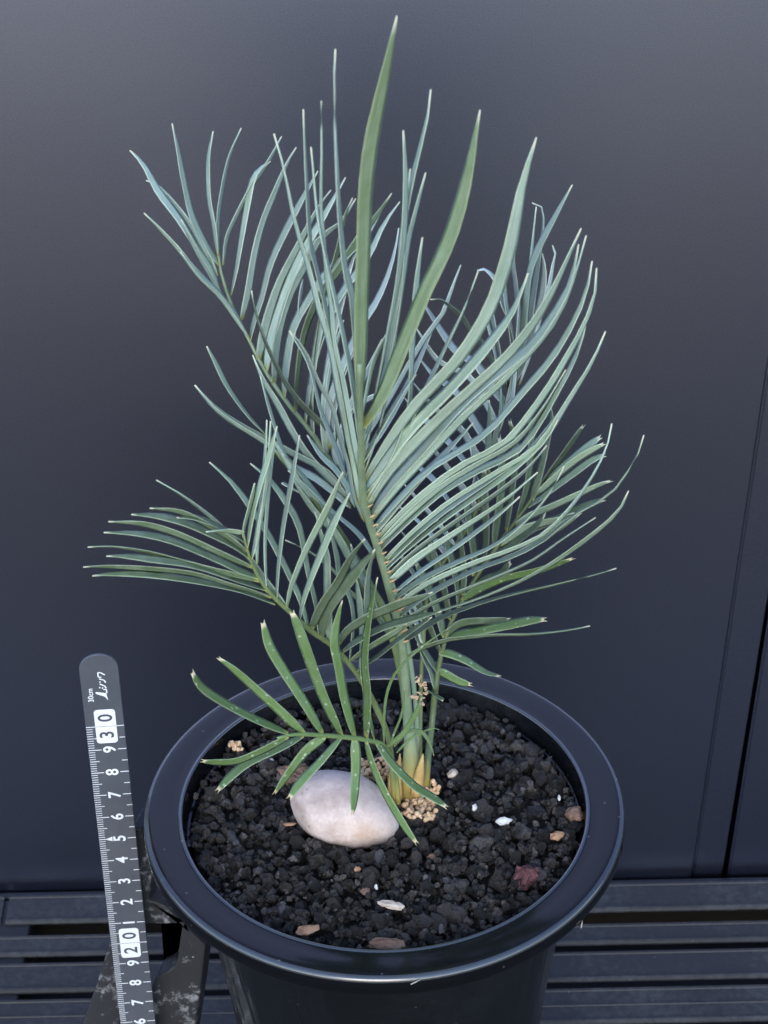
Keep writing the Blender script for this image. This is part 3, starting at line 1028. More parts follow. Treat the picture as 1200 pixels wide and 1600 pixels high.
# --- frond D: right, low, dark
D = Frond('D', [(664, 1232, BY - .1, 14), (668, 1190, BY, 11.5), (675, 1130, 2.3, 10), (680, 1080, 2.6, 10), (688, 1030, 2.9, 8), (704, 975, 3.2, 7), (735, 917, 3.5, 7), (759, 880, 3.7, 7), (783, 845, 3.9, 7),
                (807, 813, 4.1, 6), (833, 776, 4.3, 5), (852, 746, 4.5, 3)], (M['D'], M['rD']), 0.45, 0.85)
for pts, w, dy, mt in [
    ([(847, 757), (863, 733), (884, 704), (903, 676), (910, 667)], 11, .4, 'D'),
    ([(831, 781), (847, 728), (857, 685), (863, 653), (859, 634)], 12, .6, 'D'),
    ([(809, 808), (823, 760), (829, 712), (831, 669), (824, 649)], 14, .6, 'D'),
    ([(791, 829), (797, 787), (804, 733), (804, 688), (797, 659)], 13, .6, 'D'),
    ([(772, 853), (777, 813), (783, 773), (784, 720), (780, 685)], 14, .6, 'D'),
    ([(755, 883), (760, 840), (757, 787), (756, 733)], 13, .6, 'D'),
    ([(740, 899), (741, 867), (735, 827), (727, 771)], 13, .6, 'D'),
    ([(722, 930), (725, 893), (721, 853), (713, 800)], 12, .6, 'D'),
    ([(716, 948), (715, 920), (707, 880), (695, 840)], 13, .6, 'D'),
    ([(702, 968), (696, 930), (685, 890), (672, 850)], 14, .6, 'D'),
    ([(694, 995), (684, 955), (668, 915), (650, 880)], 14, .5, 'D'),
    ([(688, 1020), (672, 980), (655, 945), (640, 915)], 12, .4, 'D'),
    ([(684, 1050), (662, 1015), (645, 985), (632, 955)], 10, .3, 'D'),
]:
    D.leaf(pts, w, dy, mt, fork=True)
for pts, w, dy, mt in [
    ([(849, 758), (871, 736), (897, 715), (921, 696), (937, 684)], 12, -.6, 'Eu'),
    ([(838, 773), (865, 747), (897, 720), (927, 701), (942, 694)], 12, -.8, 'Eu'),
    ([(826, 792), (855, 771), (887, 747), (924, 720), (943, 712)], 13, -.8, 'Eu'),
    ([(805, 821), (830, 805), (860, 792), (905, 771), (935, 757), (952, 752)], 13, -1, 'Eu'),
    ([(787, 846), (820, 832), (850, 818), (873, 811), (913, 792), (942, 781)], 14, -1, 'E'),
    ([(781, 852), (807, 832), (833, 821), (873, 811), (897, 802)], 15, -1.2, 'Eu'),
    ([(773, 868), (790, 858), (812, 843), (836, 824), (851, 805)], 11, -1.2, 'D'),
    ([(762, 884), (790, 872), (820, 859), (860, 832), (903, 803)], 13, -1.2, 'Eu'),
    ([(735, 918), (759, 905), (783, 896), (797, 880)], 12, -1.2, 'E'),
    ([(722, 938), (745, 922), (780, 906), (807, 899), (841, 891), (873, 880), (893, 873)], 15, -1.2, 'F'),
    ([(700, 1000), (716, 992), (753, 985), (793, 977), (828, 970), (850, 968)], 15, -.8, 'F'),
    ([(697, 992), (715, 976), (735, 971), (769, 970), (795, 968)], 15, .2, 'E'),
    ([(686, 1020), (700, 1021), (727, 1032), (759, 1051), (779, 1056)], 14, -.8, 'F'),
    ([(682, 1052), (692, 1051), (716, 1064), (734, 1069)], 14, -.4, 'F'),
]:
    D.leaf(pts, w, dy, mt, fork=True)
D.leaf([(667, 1078), (679, 1085), (692, 1095)], 6, -1, 'F')
D.leaf([(680, 1075), (672, 1050), (662, 1030), (652, 1005)], 7, .2, 'Eu')

# --- frond G: middle left, behind E
G = Frond('G', [(636, 1232, BY + .3, 9), (635, 1150, 2.0, 8), (627, 1060, 2.0, 10), (606, 970, 2.0, 14), (580, 920, 2.2, 14), (552, 868, 2.4, 13), (522, 820, 2.6, 12), (487, 772, 2.8, 11),
                (455, 733, 3.0, 9), (432, 706, 3.1, 7), (413, 677, 3.2, 4)], (M['Eu'], M['rE']), 0.5, 0.75)
for pts, w, dy, mt in [
    ([(413, 677), (385, 647), (355, 605), (335, 565), (323, 541)], 8, -.3, 'Eu'),
    ([(440, 715), (413, 690), (370, 663), (335, 637), (305, 602)], 8, -.5, 'A'),
    ([(467, 743), (443, 707), (423, 647), (407, 588)], 7, .2, 'A'),
    ([(500, 790), (470, 755), (445, 715), (425, 685)], 12, -.5, 'A'),
    ([(530, 830), (495, 775), (465, 735), (440, 708)], 12, -.5, 'Eu'),
    ([(560, 880), (525, 835), (490, 795), (455, 745)], 13, -.6, 'Eu'),
    ([(585, 870), (560, 835), (520, 800), (480, 760), (450, 735)], 7, -.8, 'A'),
    ([(590, 945), (560, 900), (535, 850), (505, 800)], 14, -.5, 'Eu'),
    ([(604, 975), (580, 930), (560, 890), (548, 850)], 13, -.4, 'Eu'),
    ([(600, 965), (575, 945), (540, 918), (528, 898), (496, 870), (468, 854), (446, 844)], 7, -1.4, 'Eu'),
    ([(470, 770), (455, 762), (440, 755)], 5, -.3, 'Cc'),
    ([(612, 1000), (590, 960), (570, 920), (553, 890)], 14, -.3, 'E'),
]:
    G.leaf(pts, w, dy, mt)

# --- frond A: the big front frond
A = Frond('A', [(640, 1236, BY - .4, 38), (641, 1205, BY - .4, 29), (642, 1170, BY - .4, 22), (638, 1130, 1.0, 17), (633, 1060, .7, 15), (627, 1000, .3, 14), (616, 950, -.2, 14), (600, 890, -1.0, 13), (585, 840, -1.9, 13),
                (570, 790, -3.0, 13), (565, 740, -4.1, 12), (564, 680, -5.4, 11), (562, 620, -6.8, 9), (562, 570, -7.8, 7)], (M['A'], M['rA']), 0.62, 0.62)
A_ROW = [
    ([(562, 620), (563, 560), (564, 470), (567, 380), (570, 300), (580, 215), (600, 120), (620, 25)], 37, -2.6, 'Ag'),
    ([(568, 665), (597, 620), (630, 540), (665, 455), (700, 380), (728, 290), (750, 172)], 37, -2.2, 'Ag'),
    ([(567, 755), (600, 700), (650, 630), (715, 560), (765, 480), (795, 390), (815, 290), (838, 215)], 30, -2.2, 'A'),
    ([(570, 778), (590, 740), (640, 672), (700, 612), (757, 548), (800, 490), (825, 427)], 29, -1.8, 'A'),
    ([(573, 795), (600, 745), (652, 687), (705, 635), (782, 565), (824, 516), (859, 460), (908, 357)], 27, -2.0, 'A'),
    ([(577, 810), (610, 760), (660, 705), (720, 635), (775, 586), (824, 547), (859, 502), (890, 446), (904, 382)], 22, -1.6, 'A'),
    ([(577, 816), (615, 765), (665, 712), (725, 650), (790, 590), (860, 512), (893, 446), (916, 368)], 15, -1.0, 'A'),
    ([(581, 830), (615, 790), (670, 735), (757, 680), (817, 614), (859, 565), (890, 516), (915, 460), (925, 408)], 17, -1.6, 'A'),
    ([(586, 845), (620, 808), (680, 755), (740, 715), (789, 691), (845, 621), (880, 565), (911, 509), (929, 460), (932, 419)], 17, -1.4, 'A'),
    ([(591, 862), (630, 822), (690, 770), (750, 735), (817, 698), (873, 610), (904, 547), (918, 491)], 15, -1.2, 'A'),
    ([(596, 880), (640, 835), (700, 785), (780, 735), (841, 695), (890, 621), (925, 565), (946, 518)], 14, -1.2, 'A'),
    ([(600, 893), (640, 855), (700, 808), (760, 765), (807, 730), (850, 690), (872, 655)], 13, -1, 'A'),
    ([(606, 912), (650, 872), (713, 830), (760, 800), (800, 772), (840, 738)], 13, -1, 'A'),
    ([(611, 930), (655, 895), (713, 855), (770, 812), (812, 776)], 11, -1, 'A'),
    ([(616, 948), (660, 915), (713, 890), (753, 874), (807, 855), (852, 832), (884, 800), (908, 771), (932, 733), (948, 699), (956, 662)], 9, -.6, 'A'),
    ([(620, 966), (660, 935), (700, 912), (750, 888), (801, 870), (849, 845), (897, 805), (935, 784), (960, 765), (983, 733), (1001, 701), (1006, 680)], 9, -.4, 'Eu'),
    ([(624, 983), (655, 968), (687, 955), (735, 940), (769, 927), (812, 908), (857, 883), (897, 856), (935, 827), (967, 797), (982, 767)], 8, 0, 'Eu'),
    ([(628, 1005), (673, 975), (700, 961), (727, 951), (769, 937), (833, 921), (860, 915), (927, 899), (963, 888)], 7, .2, 'E'),
    ([(630, 1030), (660, 1012), (700, 999), (735, 995), (769, 992), (833, 991), (887, 985), (922, 978)], 7, .4, 'E'),
    ([(582, 835), (610, 800), (650, 755), (690, 715), (740, 660)], 18, 0.3, 'A'),
    ([(573, 790), (590, 755), (620, 715), (650, 680), (700, 640)], 20, 0.3, 'A'),
    ([(588, 852), (620, 820), (665, 775), (720, 730)], 16, 0.5, 'A'),
    ([(598, 885), (625, 855), (670, 815), (730, 770)], 13, 0.6, 'A'),
    ([(569, 720), (590, 680), (610, 645), (635, 605), (650, 585)], 9, .5, 'A'),
    # left row, nearly edge on
    ([(563, 640), (558, 560), (549, 465), (541, 437), (531, 354), (525, 233), (522, 125), (524, 77)], 12, -1.8, 'B'),
    ([(563, 740), (550, 668), (534, 580), (523, 538), (519, 484), (512, 441), (506, 376), (501, 317), (502, 250), (502, 158)], 9, -1.8, 'A'),
    ([(564, 760), (549, 690), (535, 610), (519, 530), (500, 445), (488, 397), (483, 367), (477, 250), (474, 171)], 10, -1.6, 'A'),
    ([(564, 790), (550, 710), (538, 652), (526, 590), (519, 545), (501, 488), (483, 417), (462, 350), (442, 258), (428, 209)], 15, -1.8, 'A'),
    ([(563, 700), (552, 610), (535, 520), (515, 430), (497, 340), (490, 270), (486, 230)], 9, -1.4, 'A'),
    ([(567, 812), (552, 770), (546, 732), (532, 684), (520, 636), (500, 600), (475, 545), (452, 517)], 11, -1.4, 'B'),
    ([(566, 690), (590, 600), (608, 508), (618, 456), (626, 400), (631, 354), (633, 271), (630, 204)], 10, -1.2, 'A'),
    ([(567, 720), (580, 660), (600, 590), (610, 536), (620, 476), (626, 420), (627, 383), (637, 317), (650, 258), (667, 188), (673, 140)], 13, -1.4, 'A'),
    ([(570, 735), (600, 640), (620, 500), (628, 440), (637, 375), (650, 325), (665, 270)], 8, -1, 'A'),
    ([(568, 705), (595, 620), (620, 500), (628, 420), (633, 330), (641, 264)], 6, -.8, 'A'),
    ([(572, 770), (610, 720), (638, 640), (643, 540), (650, 442), (660, 371)], 11, -1, 'A'),
    ([(574, 780), (620, 700), (660, 620), (700, 535), (720, 493), (733, 463), (747, 424)], 11, -.8, 'A'),
    ([(564, 660), (575, 600), (585, 560), (605, 520)], 8, .6, 'A'),
]
A_FILL = []
for q in (5, 8, 10, 11, 13, 15):           # the narrower leaflets standing between the large ones, a little behind them
    (pa, wa, da, ma), (pb, wb, db, mb) = A_ROW[q], A_ROW[q + 1]
    ca = catmull(np.array(pa, float), 9)
    cb = catmull(np.array(pb, float), 9)
    mid = (ca + cb) / 2
    k_ = random.choice((6, 7, 8))
    mid = mid[:k_ + 1]
    mid[1:] += np.linspace(0, 1, k_)[:, None] * rng.uniform(-9, 9, 2)
    A_FILL.append(([tuple(p) for p in mid], (wa + wb) / 2 * 0.8, (da + db) / 2 + 0.7, 'Eu' if q > 11 else 'A'))
for pts, w, dy, mt in A_ROW + A_FILL:
    A.leaf(pts, w, dy, mt)
A.joints([(571 + i * 0, 0, 0, 0) for i in range(0)] +
         [(574, 792, 9, -4), (578, 808, 9, -4), (583, 822, 9, -4), (587, 836, 9, -4), (591, 850, 9, -4), (596, 866, 9, -4), (600, 880, 10, -4), (604, 895, 10, -4), (608, 910, 11, -5),
          (612, 925, 12, -5), (616, 940, 13, -6), (620, 955, 14, -7), (623, 972, 13, -6), (626, 988, 12, -5), (629, 1004, 10, -4)], 4.5)

# --- frond E: left, low
E = Frond('E', [(617, 1255, BY - .9, 10), (613, 1200, BY - 1.0, 10), (606, 1150, .0, 9), (590, 1110, -.3, 10), (570, 1072, -.6, 9), (548, 1040, -.9, 9), (518, 1008, -1.3, 9), (486, 986, -1.7, 9), (455, 958, -2.1, 8),
                (425, 930, -2.5, 7), (403, 900, -2.8, 6), (388, 865, -3.0, 5), (380, 833, -3.1, 3.5)], (M['E'], M['rE']), 0.45, 0.8)
for pts, w, dy, mt in [
    ([(429, 944), (377, 924), (303, 908), (230, 898), (175, 897), (144, 900)], 13, -.6, 'E'),
    ([(424, 934), (390, 922), (358, 913), (315, 899), (267, 891), (175, 885), (130, 886)], 9, -.3, 'E'),
    ([(415, 922), (377, 909), (303, 884), (230, 873), (190, 869), (166, 869)], 13, -.7, 'E'),
    ([(408, 908), (345, 893), (296, 880), (230, 862), (175, 854), (137, 855)], 8, 0, 'E'),
    ([(404, 903), (375, 892), (340, 875), (267, 845), (212, 834), (162, 832)], 13, -.6, 'E'),
    ([(395, 887), (375, 878), (340, 862), (278, 834), (223, 818), (169, 815)], 13, -.5, 'E'),
    ([(390, 872), (370, 856), (340, 840), (285, 816), (241, 806), (205, 804)], 13, -.4, 'E'),
    ([(386, 862), (360, 842), (325, 820), (281, 799), (234, 794)], 12, -.3, 'E'),
    ([(383, 848), (365, 835), (336, 820), (303, 809), (276, 809)], 11, -.2, 'E'),
    ([(380, 833), (360, 829), (347, 829), (322, 831)], 8, -.6, 'Eu'),
    ([(380, 838), (382, 820), (391, 787), (398, 755)], 8, .2, 'Eu'),
    ([(386, 856), (395, 805), (406, 761), (421, 710), (433, 666)], 11, .2, 'Eu'),
    ([(402, 880), (402, 842), (411, 787), (419, 732), (423, 658)], 8, .3, 'A'),
    ([(393, 872), (399, 850), (406, 805), (413, 732), (417, 656)], 8, .4, 'A'),
    ([(417, 924), (414, 870), (415, 823), (421, 746), (430, 690)], 8, .3, 'A'),
    ([(432, 937), (435, 889), (443, 823), (457, 746), (468, 680)], 10, .2, 'A'),
    ([(448, 950), (455, 915), (479, 856), (509, 798), (536, 737)], 13, -.2, 'Eu'),
    ([(468, 968), (477, 930), (498, 875), (523, 816), (547, 770)], 14, -.2, 'Eu'),
    ([(486, 984), (504, 944), (528, 908), (548, 870), (570, 842)], 18, -.6, 'E'),
    ([(500, 996), (511, 955), (540, 915), (586, 858)], 22, -.8, 'E'),
    ([(528, 1008), (544, 984), (576, 964), (618, 946), (650, 935), (676, 925)], 16, -.6, 'E'),
    ([(536, 1018), (560, 1000), (600, 980), (640, 968), (690, 955)], 14, -.6, 'E'),
    ([(548, 1032), (576, 1012), (616, 988), (636, 974)], 11, -.4, 'E'),
    ([(558, 1048), (590, 1026), (620, 1002), (640, 988), (675, 964)], 8, -.4, 'E'),
    # far row, seen past the stalk
    ([(482, 982), (470, 940), (454, 904), (432, 860), (412, 824), (384, 783), (358, 750), (327, 722)], 12, .9, 'Eu'),
    ([(448, 950), (425, 920), (410, 900), (385, 865), (347, 823), (322, 801), (285, 774), (244, 750)], 10, .9, 'Eu'),
    ([(499, 995), (492, 940), (482, 900), (468, 827), (450, 790), (421, 750), (391, 724)], 13, 1, 'Eu'),
    ([(515, 1004), (513, 960), (512, 910), (511, 870), (505, 845), (492, 799)], 14, 1, 'Eu'),
    ([(546, 1036), (552, 970), (545, 930), (530, 900), (526, 870), (512, 812)], 10, 1, 'Eu'),
    ([(562, 1060), (566, 1000), (562, 940), (556, 900)], 10, .8, 'Eu'),
    ([(576, 1082), (570, 1030), (572, 980), (575, 900), (585, 860)], 12, .8, 'Eu'),
]:
    E.leaf(pts, w, dy, mt)

# --- frond F: low front left, fresh green
Ff = Frond('F', [(622, 1255, BY - 1.0, 9), (616, 1200, .2, 8), (600, 1166, -.5, 8), (571, 1156, -1.3, 8), (533, 1151, -2.3, 8), (504, 1149, -3.0, 7), (474, 1147, -3.7, 7), (450, 1149, -4.2, 5), (433, 1153, -4.5, 3)],
           (M['F'], M['rF']), 0.42, 0.9)
for pts, w, dy, fk in [
    ([(450, 1146), (401, 1125), (353, 1100), (322, 1080), (308, 1066), (301, 1052)], 15, -1.0, True),
    ([(474, 1145), (434, 1107), (390, 1067), (363, 1043), (343, 1029)], 15, -.8, True),
    ([(504, 1146), (474, 1096), (441, 1045), (420, 1008), (411, 974)], 17, -.6, True),
    ([(533, 1148), (507, 1092), (485, 1034), (467, 982), (457, 958)], 16, -.5, True),
    ([(554, 1151), (538, 1092), (529, 1041), (522, 1001), (528, 962), (535, 938)], 16, -.4, False),
    ([(572, 1153), (574, 1085), (570, 1030), (577, 964), (590, 902)], 12, -.3, False),
    ([(585, 1156), (574, 1103), (567, 1048), (566, 1010)], 10, -.3, False),
    ([(450, 1151), (408, 1173), (368, 1189), (330, 1190), (318, 1189)], 12, -.8, True),
    ([(474, 1150), (438, 1169), (390, 1191), (361, 1213), (341, 1234)], 14, -.9, True),
    ([(507, 1151), (478, 1173), (452, 1206), (430, 1238)], 15, -.8, True),
    ([(533, 1153), (500, 1191), (471, 1221), (453, 1245)], 15, -1.2, True),
    ([(554, 1154), (556, 1191), (554, 1232), (551, 1270)], 17, -1.4, True),
    ([(572, 1157), (584, 1199), (606, 1246), (632, 1290), (650, 1316)], 14, -1.6, True),
    ([(588, 1160), (614, 1195), (647, 1228), (676, 1246), (696, 1260)], 15, -1.6, True),
]:
    Ff.leaf(pts, w, dy, None, fork=fk)
for pts, w, dy in [
    ([(600, 1162), (600, 1118), (606, 1078), (622, 1046), (660, 1010), (703, 980)], 5, -.6),
    ([(611, 1160), (616, 1145), (626, 1121), (631, 1095), (632, 1075)], 4, -.2),
    ([(606, 1166), (630, 1146), (648, 1118), (659, 1090)], 9, -.3),
    ([(616, 1166), (635, 1144), (656, 1142), (667, 1153), (674, 1169), (678, 1181)], 7, -.6),
    ([(620, 1176), (639, 1156), (661, 1144), (675, 1138), (686, 1140)], 5, -.2),
]:
    Ff.leaf(pts, w, dy, None, wreal=0.05)

# stem foot, sheathing scales and coral-like surface roots
cx, cy = float(ray_y(642, 1228, BY)[0]), BY + 0.2
prof = [(0.30, SOIL + 1.15), (0.42, SOIL + 0.95), (0.55, SOIL + 0.7), (0.66, SOIL + 0.45), (0.72, SOIL + 0.2), (0.72, SOIL - 0.1), (0.6, SOIL - 0.5)]
V, Fc = lathe(prof, 24, cx, cy)
V = [tuple(np.array(v) + 0.06 * np.array([noise.noise(Vector(v) * 3), noise.noise(Vector(v) * 3 + Vector((9, 0, 0))), 0])) for v in V]
make('stem', V, Fc, M['caudex'], plant)
for (pp, w) in (([(622, 1245), (620, 1215), (624, 1190), (625, 1177)], 16), ([(650, 1240), (655, 1210), (659, 1190), (661, 1178)], 20), ([(612, 1240), (611, 1215), (612, 1196)], 12)):
    Q = catmull(np.array([ray_y(u, v, BY - 0.75) for u, v in pp]), 8)
    r0 = w / 2 * depth(Q[0]) / F_PX
    V, Fc = tube_mesh(Q, np.array([1, 1, .95, .85, .7, .5, .3, .08]) * r0, 8)
    make('leaf_scale', V, Fc, M['caudex'], plant)


def nodules(name, spots, m, parent=None, org=None, n=5, size=5.0):
    V, Fc = [], []
    for (u, v, lift) in spots:
        p = ray_z(u, v, SOIL + 0.15 + lift)
        q = p.copy()
        d = np.array([random.uniform(-1, 1), random.uniform(-1, .3), random.uniform(-.2, 1.0)])
        d /= np.linalg.norm(d)
        px = depth(p) / F_PX
        k = random.randint(2, 4)
        chain = [q + d * i * size * 0.75 * px + np.array([random.uniform(-1, 1) for _ in range(3)]) * px * 2 for i in range(k)]
        for c in chain:
            Vp, Fp = rock_proto(random.randint(0, 999), 2, 0.22, (1, 1, 1), 0)
            s = size * random.uniform(0.5, 0.85) * px
            b0 = len(V)
            V += list(Vp * s * np.array([1, 1, random.uniform(.9, 1.3)]) + c)
            Fc += [tuple(i + b0 for i in f) for f in Fp.tolist()]
    return make(name, V, Fc, m, parent, org)


sp1 = [(572 + random.uniform(-6, 44), 1186 + random.uniform(0, 34), random.uniform(0, .25)) for _ in range(60)]
sp2 = [(630 + random.uniform(0, 52), 1240 + random.uniform(0, 40), random.uniform(0, .2)) for _ in range(90)]
sp2 += [(680, 1232, .4), (682, 1238, .3), (668, 1232, .3), (632, 1290, 0), (638, 1288, 0)]
nodules('coral_root', [s for s in sp1 if s[0] + (s[1] - 1186) * .1 < 618], M['root'], plant)['kind'] = 'stuff'
nodules('coral_root', sp2, M['root'], plant)['kind'] = 'stuff'
o = nodules('root_tuft', [(358 + random.uniform(0, 22), 1162 + random.uniform(0, 10), .1) for _ in range(9)], M['root'], None, ray_z(368, 1168, SOIL + .1), size=4.5)
tag(o, 'small tan coral like root tuft on the grit near the left rim', 'root tuft')
# dried brown bracts caught between the stalks
V, Fc = [], []
for i in range(24):
    u, v = random.uniform(649, 668), random.uniform(1056, 1100)
    if i == 0:
        u, v = 648, 1089
    c = ray_y(u, v, random.uniform(-0.1, 0.6))
    Vp, Fp = rock_proto(300 + i, 2, 0.5, (1, 0.5, 0.42), 2)
    k = (7.5 if i == 0 else random.uniform(3.2, 5.5)) * depth(c) / F_PX
    Vp = (Vp * k) @ (np.eye(3) if i == 0 else rand_rot()).T + c
    b0 = len(V)
    V += list(Vp)
    Fc += [tuple(q + b0 for q in f) for f in Fp.tolist()]
make('dried_bract', V, Fc, M['bract'], plant)['kind'] = 'stuff'

# bits of straw caught on the rim
for (u, v, du, dv, lab) in ((642, 1538, 16, -8, 'pale straw fibre stuck on the front lip of the pot'),
                            (908, 1450, 2, -12, 'translucent pale flake stuck to the right lip')):
    d = _fw + RT * (u - 600) / F_PX - UP * (v - 800) / F_PX
    # nearest hit with the lip's outer cylinder
    a = d[0] ** 2 + d[1] ** 2
    bq = 2 * (CAM[0] * d[0] + CAM[1] * d[1])
    cq = CAM[0] ** 2 + CAM[1] ** 2 - 8.06 ** 2
    t = (-bq - math.sqrt(bq * bq - 4 * a * cq)) / (2 * a)
    p = CAM + d * t
    if p[2] > RIM + 0.06:
        p = ray_z(u, v, RIM + 0.06)
    px = depth(p) / F_PX
    P = [p, p + (RT * du * .5 - UP * dv * .5) * px + np.array([0, -.02, .02]), p + (RT * du - UP * dv) * px]
    V, Fc = tube_mesh(P, [1.1 * px, 1.0 * px, .4 * px], 6)
    tag(make('straw_bit', V, Fc, M['straw'], org=p), lab, 'debris')

# ------------------------------------------------------------------ worn stand at the left of the pot
SY = 2.6
poly = [(207, 1292), (222, 1296), (229, 1340), (237, 1374), (231, 1392), (236, 1407), (250, 1412), (264, 1421), (298, 1455), (321, 1478), (313, 1545), (296, 1660), (268, 1850),
        (222, 1850), (234, 1660), (236, 1545), (240, 1535), (246, 1527), (262, 1518), (272, 1510), (277, 1500), (281, 1470), (285, 1443), (226, 1444), (212, 1446), (208, 1500), (195, 1560), (176, 1650), (140, 1850),
        (60, 1850), (112, 1650), (150, 1540), (175, 1462), (190, 1400), (200, 1330)]
zb = [ray_y(u, v, SY) for u, v in poly]
zb = [np.array([p[0], p[1], 0.0 if v == 1850 else p[2]]) for p, (u, v) in zip(zb, poly)]
bm = bmesh.new()
f = bm.faces.new([bm.verts.new(tuple(p)) for p in zb])
ret = bmesh.ops.extrude_face_region(bm, geom=[f])
for v in [g for g in ret['geom'] if isinstance(g, bmesh.types.BMVert)]:
    v.co.y += 1.0
    v.co.x += 0.25
bmesh.ops.recalc_face_normals(bm, faces=bm.faces)
bmesh.ops.bevel(bm, geom=[e for e in bm.edges], offset=0.07, segments=2, affect='EDGES', profile=0.6)
bmesh.ops.triangulate(bm, faces=[f for f in bm.faces if len(f.verts) > 4])
stand = from_bm('plant_stand', bm, M['stand'], None, (-9, SY, 0), False)
tag(stand, 'scuffed black stand with splayed legs and chalky wear behind the ruler', 'plant stand')

# ------------------------------------------------------------------ ruler
RX, RY, YAW = -9.2255, 1.3927, math.radians(4)
ruler = tag(empty('steel_ruler', (RX, RY, 0)), 'narrow black centimetre ruler with white numbers standing upright left of the pot', 'ruler')
HW, TOP, TH = 0.64, 33.0, 0.10


def rp(x, z, y=0.0):
    """point on the ruler's face: x across, z along, y behind the face"""
    return (RX + x * math.cos(YAW) - y * math.sin(YAW), RY + x * math.sin(YAW) + y * math.cos(YAW), z)


bm = bmesh.new()
out = [(-HW, 0), (HW, 0)]
for k in range(25):
    t = math.pi * k / 24
    out.append((HW * math.cos(t), TOP - 0.60 + 0.60 * math.sin(t)))
f = bm.faces.new([bm.verts.new(rp(x, z)) for x, z in out])
ret = bmesh.ops.extrude_face_region(bm, geom=[f])
for v in [g for g in ret['geom'] if isinstance(g, bmesh.types.BMVert)]:
    v.co.y += TH
bmesh.ops.recalc_face_normals(bm, faces=bm.faces)
bmesh.ops.bevel(bm, geom=[e for e in bm.edges if len(e.link_faces) == 2 and e.calc_face_angle(0) > 1.0], offset=0.02, segments=1, affect='EDGES')
from_bm('blade', bm, M['ruler'], ruler)
PY = -0.006
V, Fc = [], []


def quad(x0, xa, z, h):
    b0 = len(V)
    V.extend([rp(x0, z - h, PY), rp(xa, z - h, PY), rp(xa, z + h, PY), rp(x0, z + h, PY)])
    Fc.append((b0, b0 + 1, b0 + 2, b0 + 3))


for mm_ in range(0, 301):
    z = mm_ / 10
    if mm_ % 10 == 0:
        quad(-HW + .01, -HW + (0.44 if mm_ % 100 else 0.33), z, 0.016)
        quad(HW - 0.29, HW - .01, z, 0.016)
    elif mm_ % 5 == 0:
        quad(-HW + .01, -HW + 0.33, z, 0.014)
        quad(HW - 0.20, HW - .01, z, 0.014)
    else:
        quad(-HW + .01, -HW + 0.22, z, 0.012)
o = make('scale_marks', V, Fc, M['print'], ruler, smooth=False)
o['kind'] = 'stuff'


def flat(name, pts, m, y=PY, tris=None):
    return make(name, [rp(x, z, y) for x, z in pts], tris or [tuple(range(len(pts)))], m, ruler, smooth=False)


def glyph(txt, xc, zc, size, m, y=PY, name='numeral', spacing=1.0, bold=0.012, sx=1.0):
    """text reading upwards along the ruler, centred at (xc, zc)"""
    cu = bpy.data.curves.new('txt', 'FONT')
    cu.body = txt
    cu.size = size
    cu.space_character = spacing
    cu.offset = bold
    ob = bpy.data.objects.new('txt', cu)
    C.objects.link(ob)
    bpy.context.view_layer.update()
    me = bpy.data.meshes.new_from_object(ob.evaluated_get(bpy.context.evaluated_depsgraph_get()))
    bpy.data.objects.remove(ob)
    v = np.array([q.co[:] for q in me.vertices])
    fs = [tuple(p.vertices) for p in me.polygons]
    bpy.data.meshes.remove(me)
    if len(v) == 0:
        return None
    c = (v.max(0) + v.min(0)) / 2
    v = (v - c)
    return make(name, [rp(xc - q[1], zc + q[0] * sx, y) for q in v], fs, m, ruler, smooth=False)


def badge(xc, zc):
    w, l, r = 0.35, 0.72, 0.12
    pts = []
    for sxn, szn, a0 in ((1, -1, -90), (1, 1, 0), (-1, 1, 90), (-1, -1, 180)):
        for k in range(6):
            a = math.radians(a0 + 18 * k)
            pts.append((xc + sxn * (w - r) + r * math.cos(a), zc + szn * (l - r) + r * math.sin(a)))
    flat('number_badge', pts, M['print'])


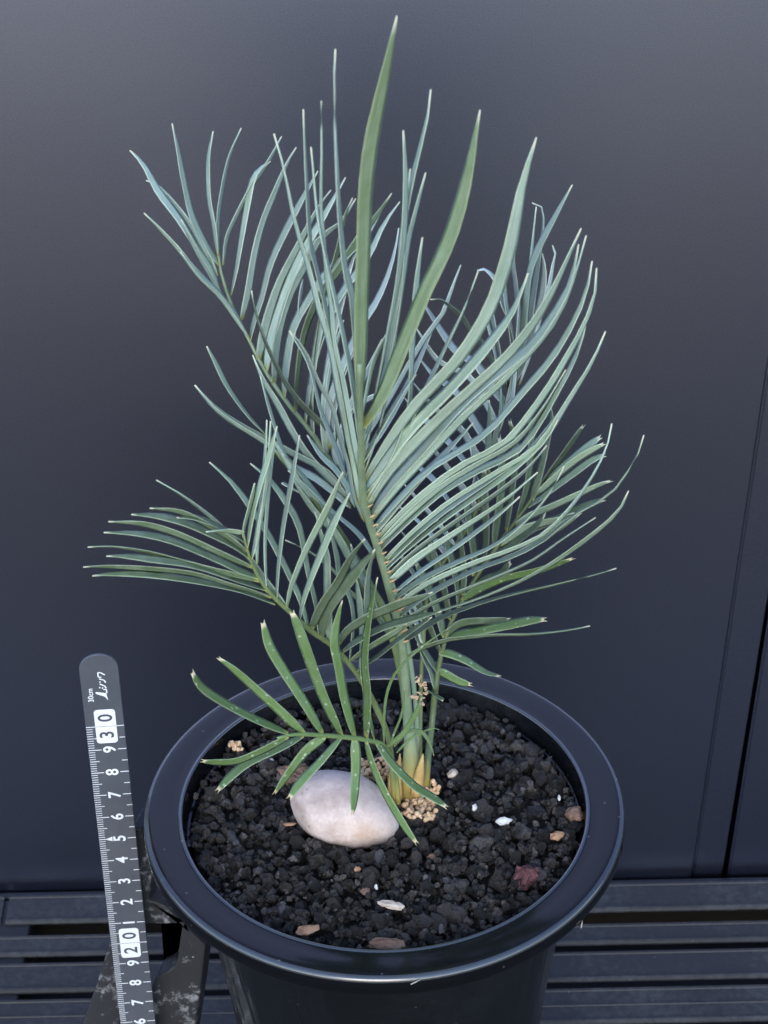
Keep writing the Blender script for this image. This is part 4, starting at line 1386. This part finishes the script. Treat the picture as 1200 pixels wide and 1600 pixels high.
NX = 0.05
for n in range(11, 30):
    if n % 10 == 0:
        continue
    glyph(str(n % 10), NX + 0.02, n, 0.58, M['print'])
for n, ch in ((30, '3'), (20, '2'), (10, '1')):
    badge(0.03, n)
    glyph('0', 0.03, n + 0.36, 0.66, M['ruler'], PY - 0.004, sx=1.0)
    glyph(ch, 0.03, n - 0.36, 0.66, M['ruler'], PY - 0.004)
    quad_pts = [(-0.32, n - .008), (0.38, n - .008), (0.38, n + .008), (-0.32, n + .008)]
    flat('badge_line', quad_pts, M['ruler'], PY - 0.004)
for n in (15, 25):
    flat('arrow_mark', [(-HW + 0.22, n), (-HW + 0.47, n - 0.10), (-HW + 0.47, n + 0.10)], M['print'], PY - 0.002)
glyph('30cm', -0.36, 31.35, 0.25, M['print'], name='lettering', bold=0.004, spacing=1.05)
# maker's mark: a sail shape and three slanted characters, reading upwards
LX, LZ = 0.04, 31.10


def stroke(pts, w):
    """polyline stroke in mark coordinates: a runs along the ruler, b runs across (to the left = up)"""
    Vs, Fs = [], []
    for (a0, b0_), (a1, b1) in zip(pts[:-1], pts[1:]):
        dx, dz = a1 - a0, b1 - b0_
        ln = math.hypot(dx, dz)
        nx, nz = -dz / ln * w, dx / ln * w
        k = len(Vs)
        Vs += [(a0 + nx, b0_ + nz), (a0 - nx, b0_ - nz), (a1 - nx, b1 - nz), (a1 + nx, b1 + nz)]
        Fs.append((k, k + 1, k + 2, k + 3))
    return Vs, Fs


def mark(parts):
    Vs, Fs = [], []
    for pts, w in parts:
        if w is None:
            k = len(Vs)
            Vs += pts
            Fs.append(tuple(range(k, k + len(pts))))
        else:
            v1, f1 = stroke(pts, w)
            k = len(Vs)
            Vs += v1
            Fs += [tuple(i + k for i in f) for f in f1]
    flat('maker_mark', [(LX + 0.16 - b_, LZ + a_) for a_, b_ in Vs], M['print'], PY, Fs)


mark([([(0.0, 0.0), (0.16, 0.10), (0.30, 0.38), (0.38, 0.38), (0.34, 0.20), (0.30, 0.04)], None),
      ([(0.30, 0.02), (0.46, 0.02), (0.46, 0.12)], 0.022),
      ([(0.52, 0.24), (0.57, 0.22)], 0.022), ([(0.50, 0.15), (0.55, 0.13)], 0.022), ([(0.50, 0.02), (0.60, 0.06), (0.70, 0.22)], 0.022),
      ([(0.76, 0.22), (0.80, 0.18)], 0.022), ([(0.74, 0.02), (0.84, 0.06), (0.92, 0.22)], 0.022),
      ([(0.97, 0.14), (0.99, 0.24), (1.18, 0.24), (1.16, 0.14), (1.06, 0.02)], 0.022)])
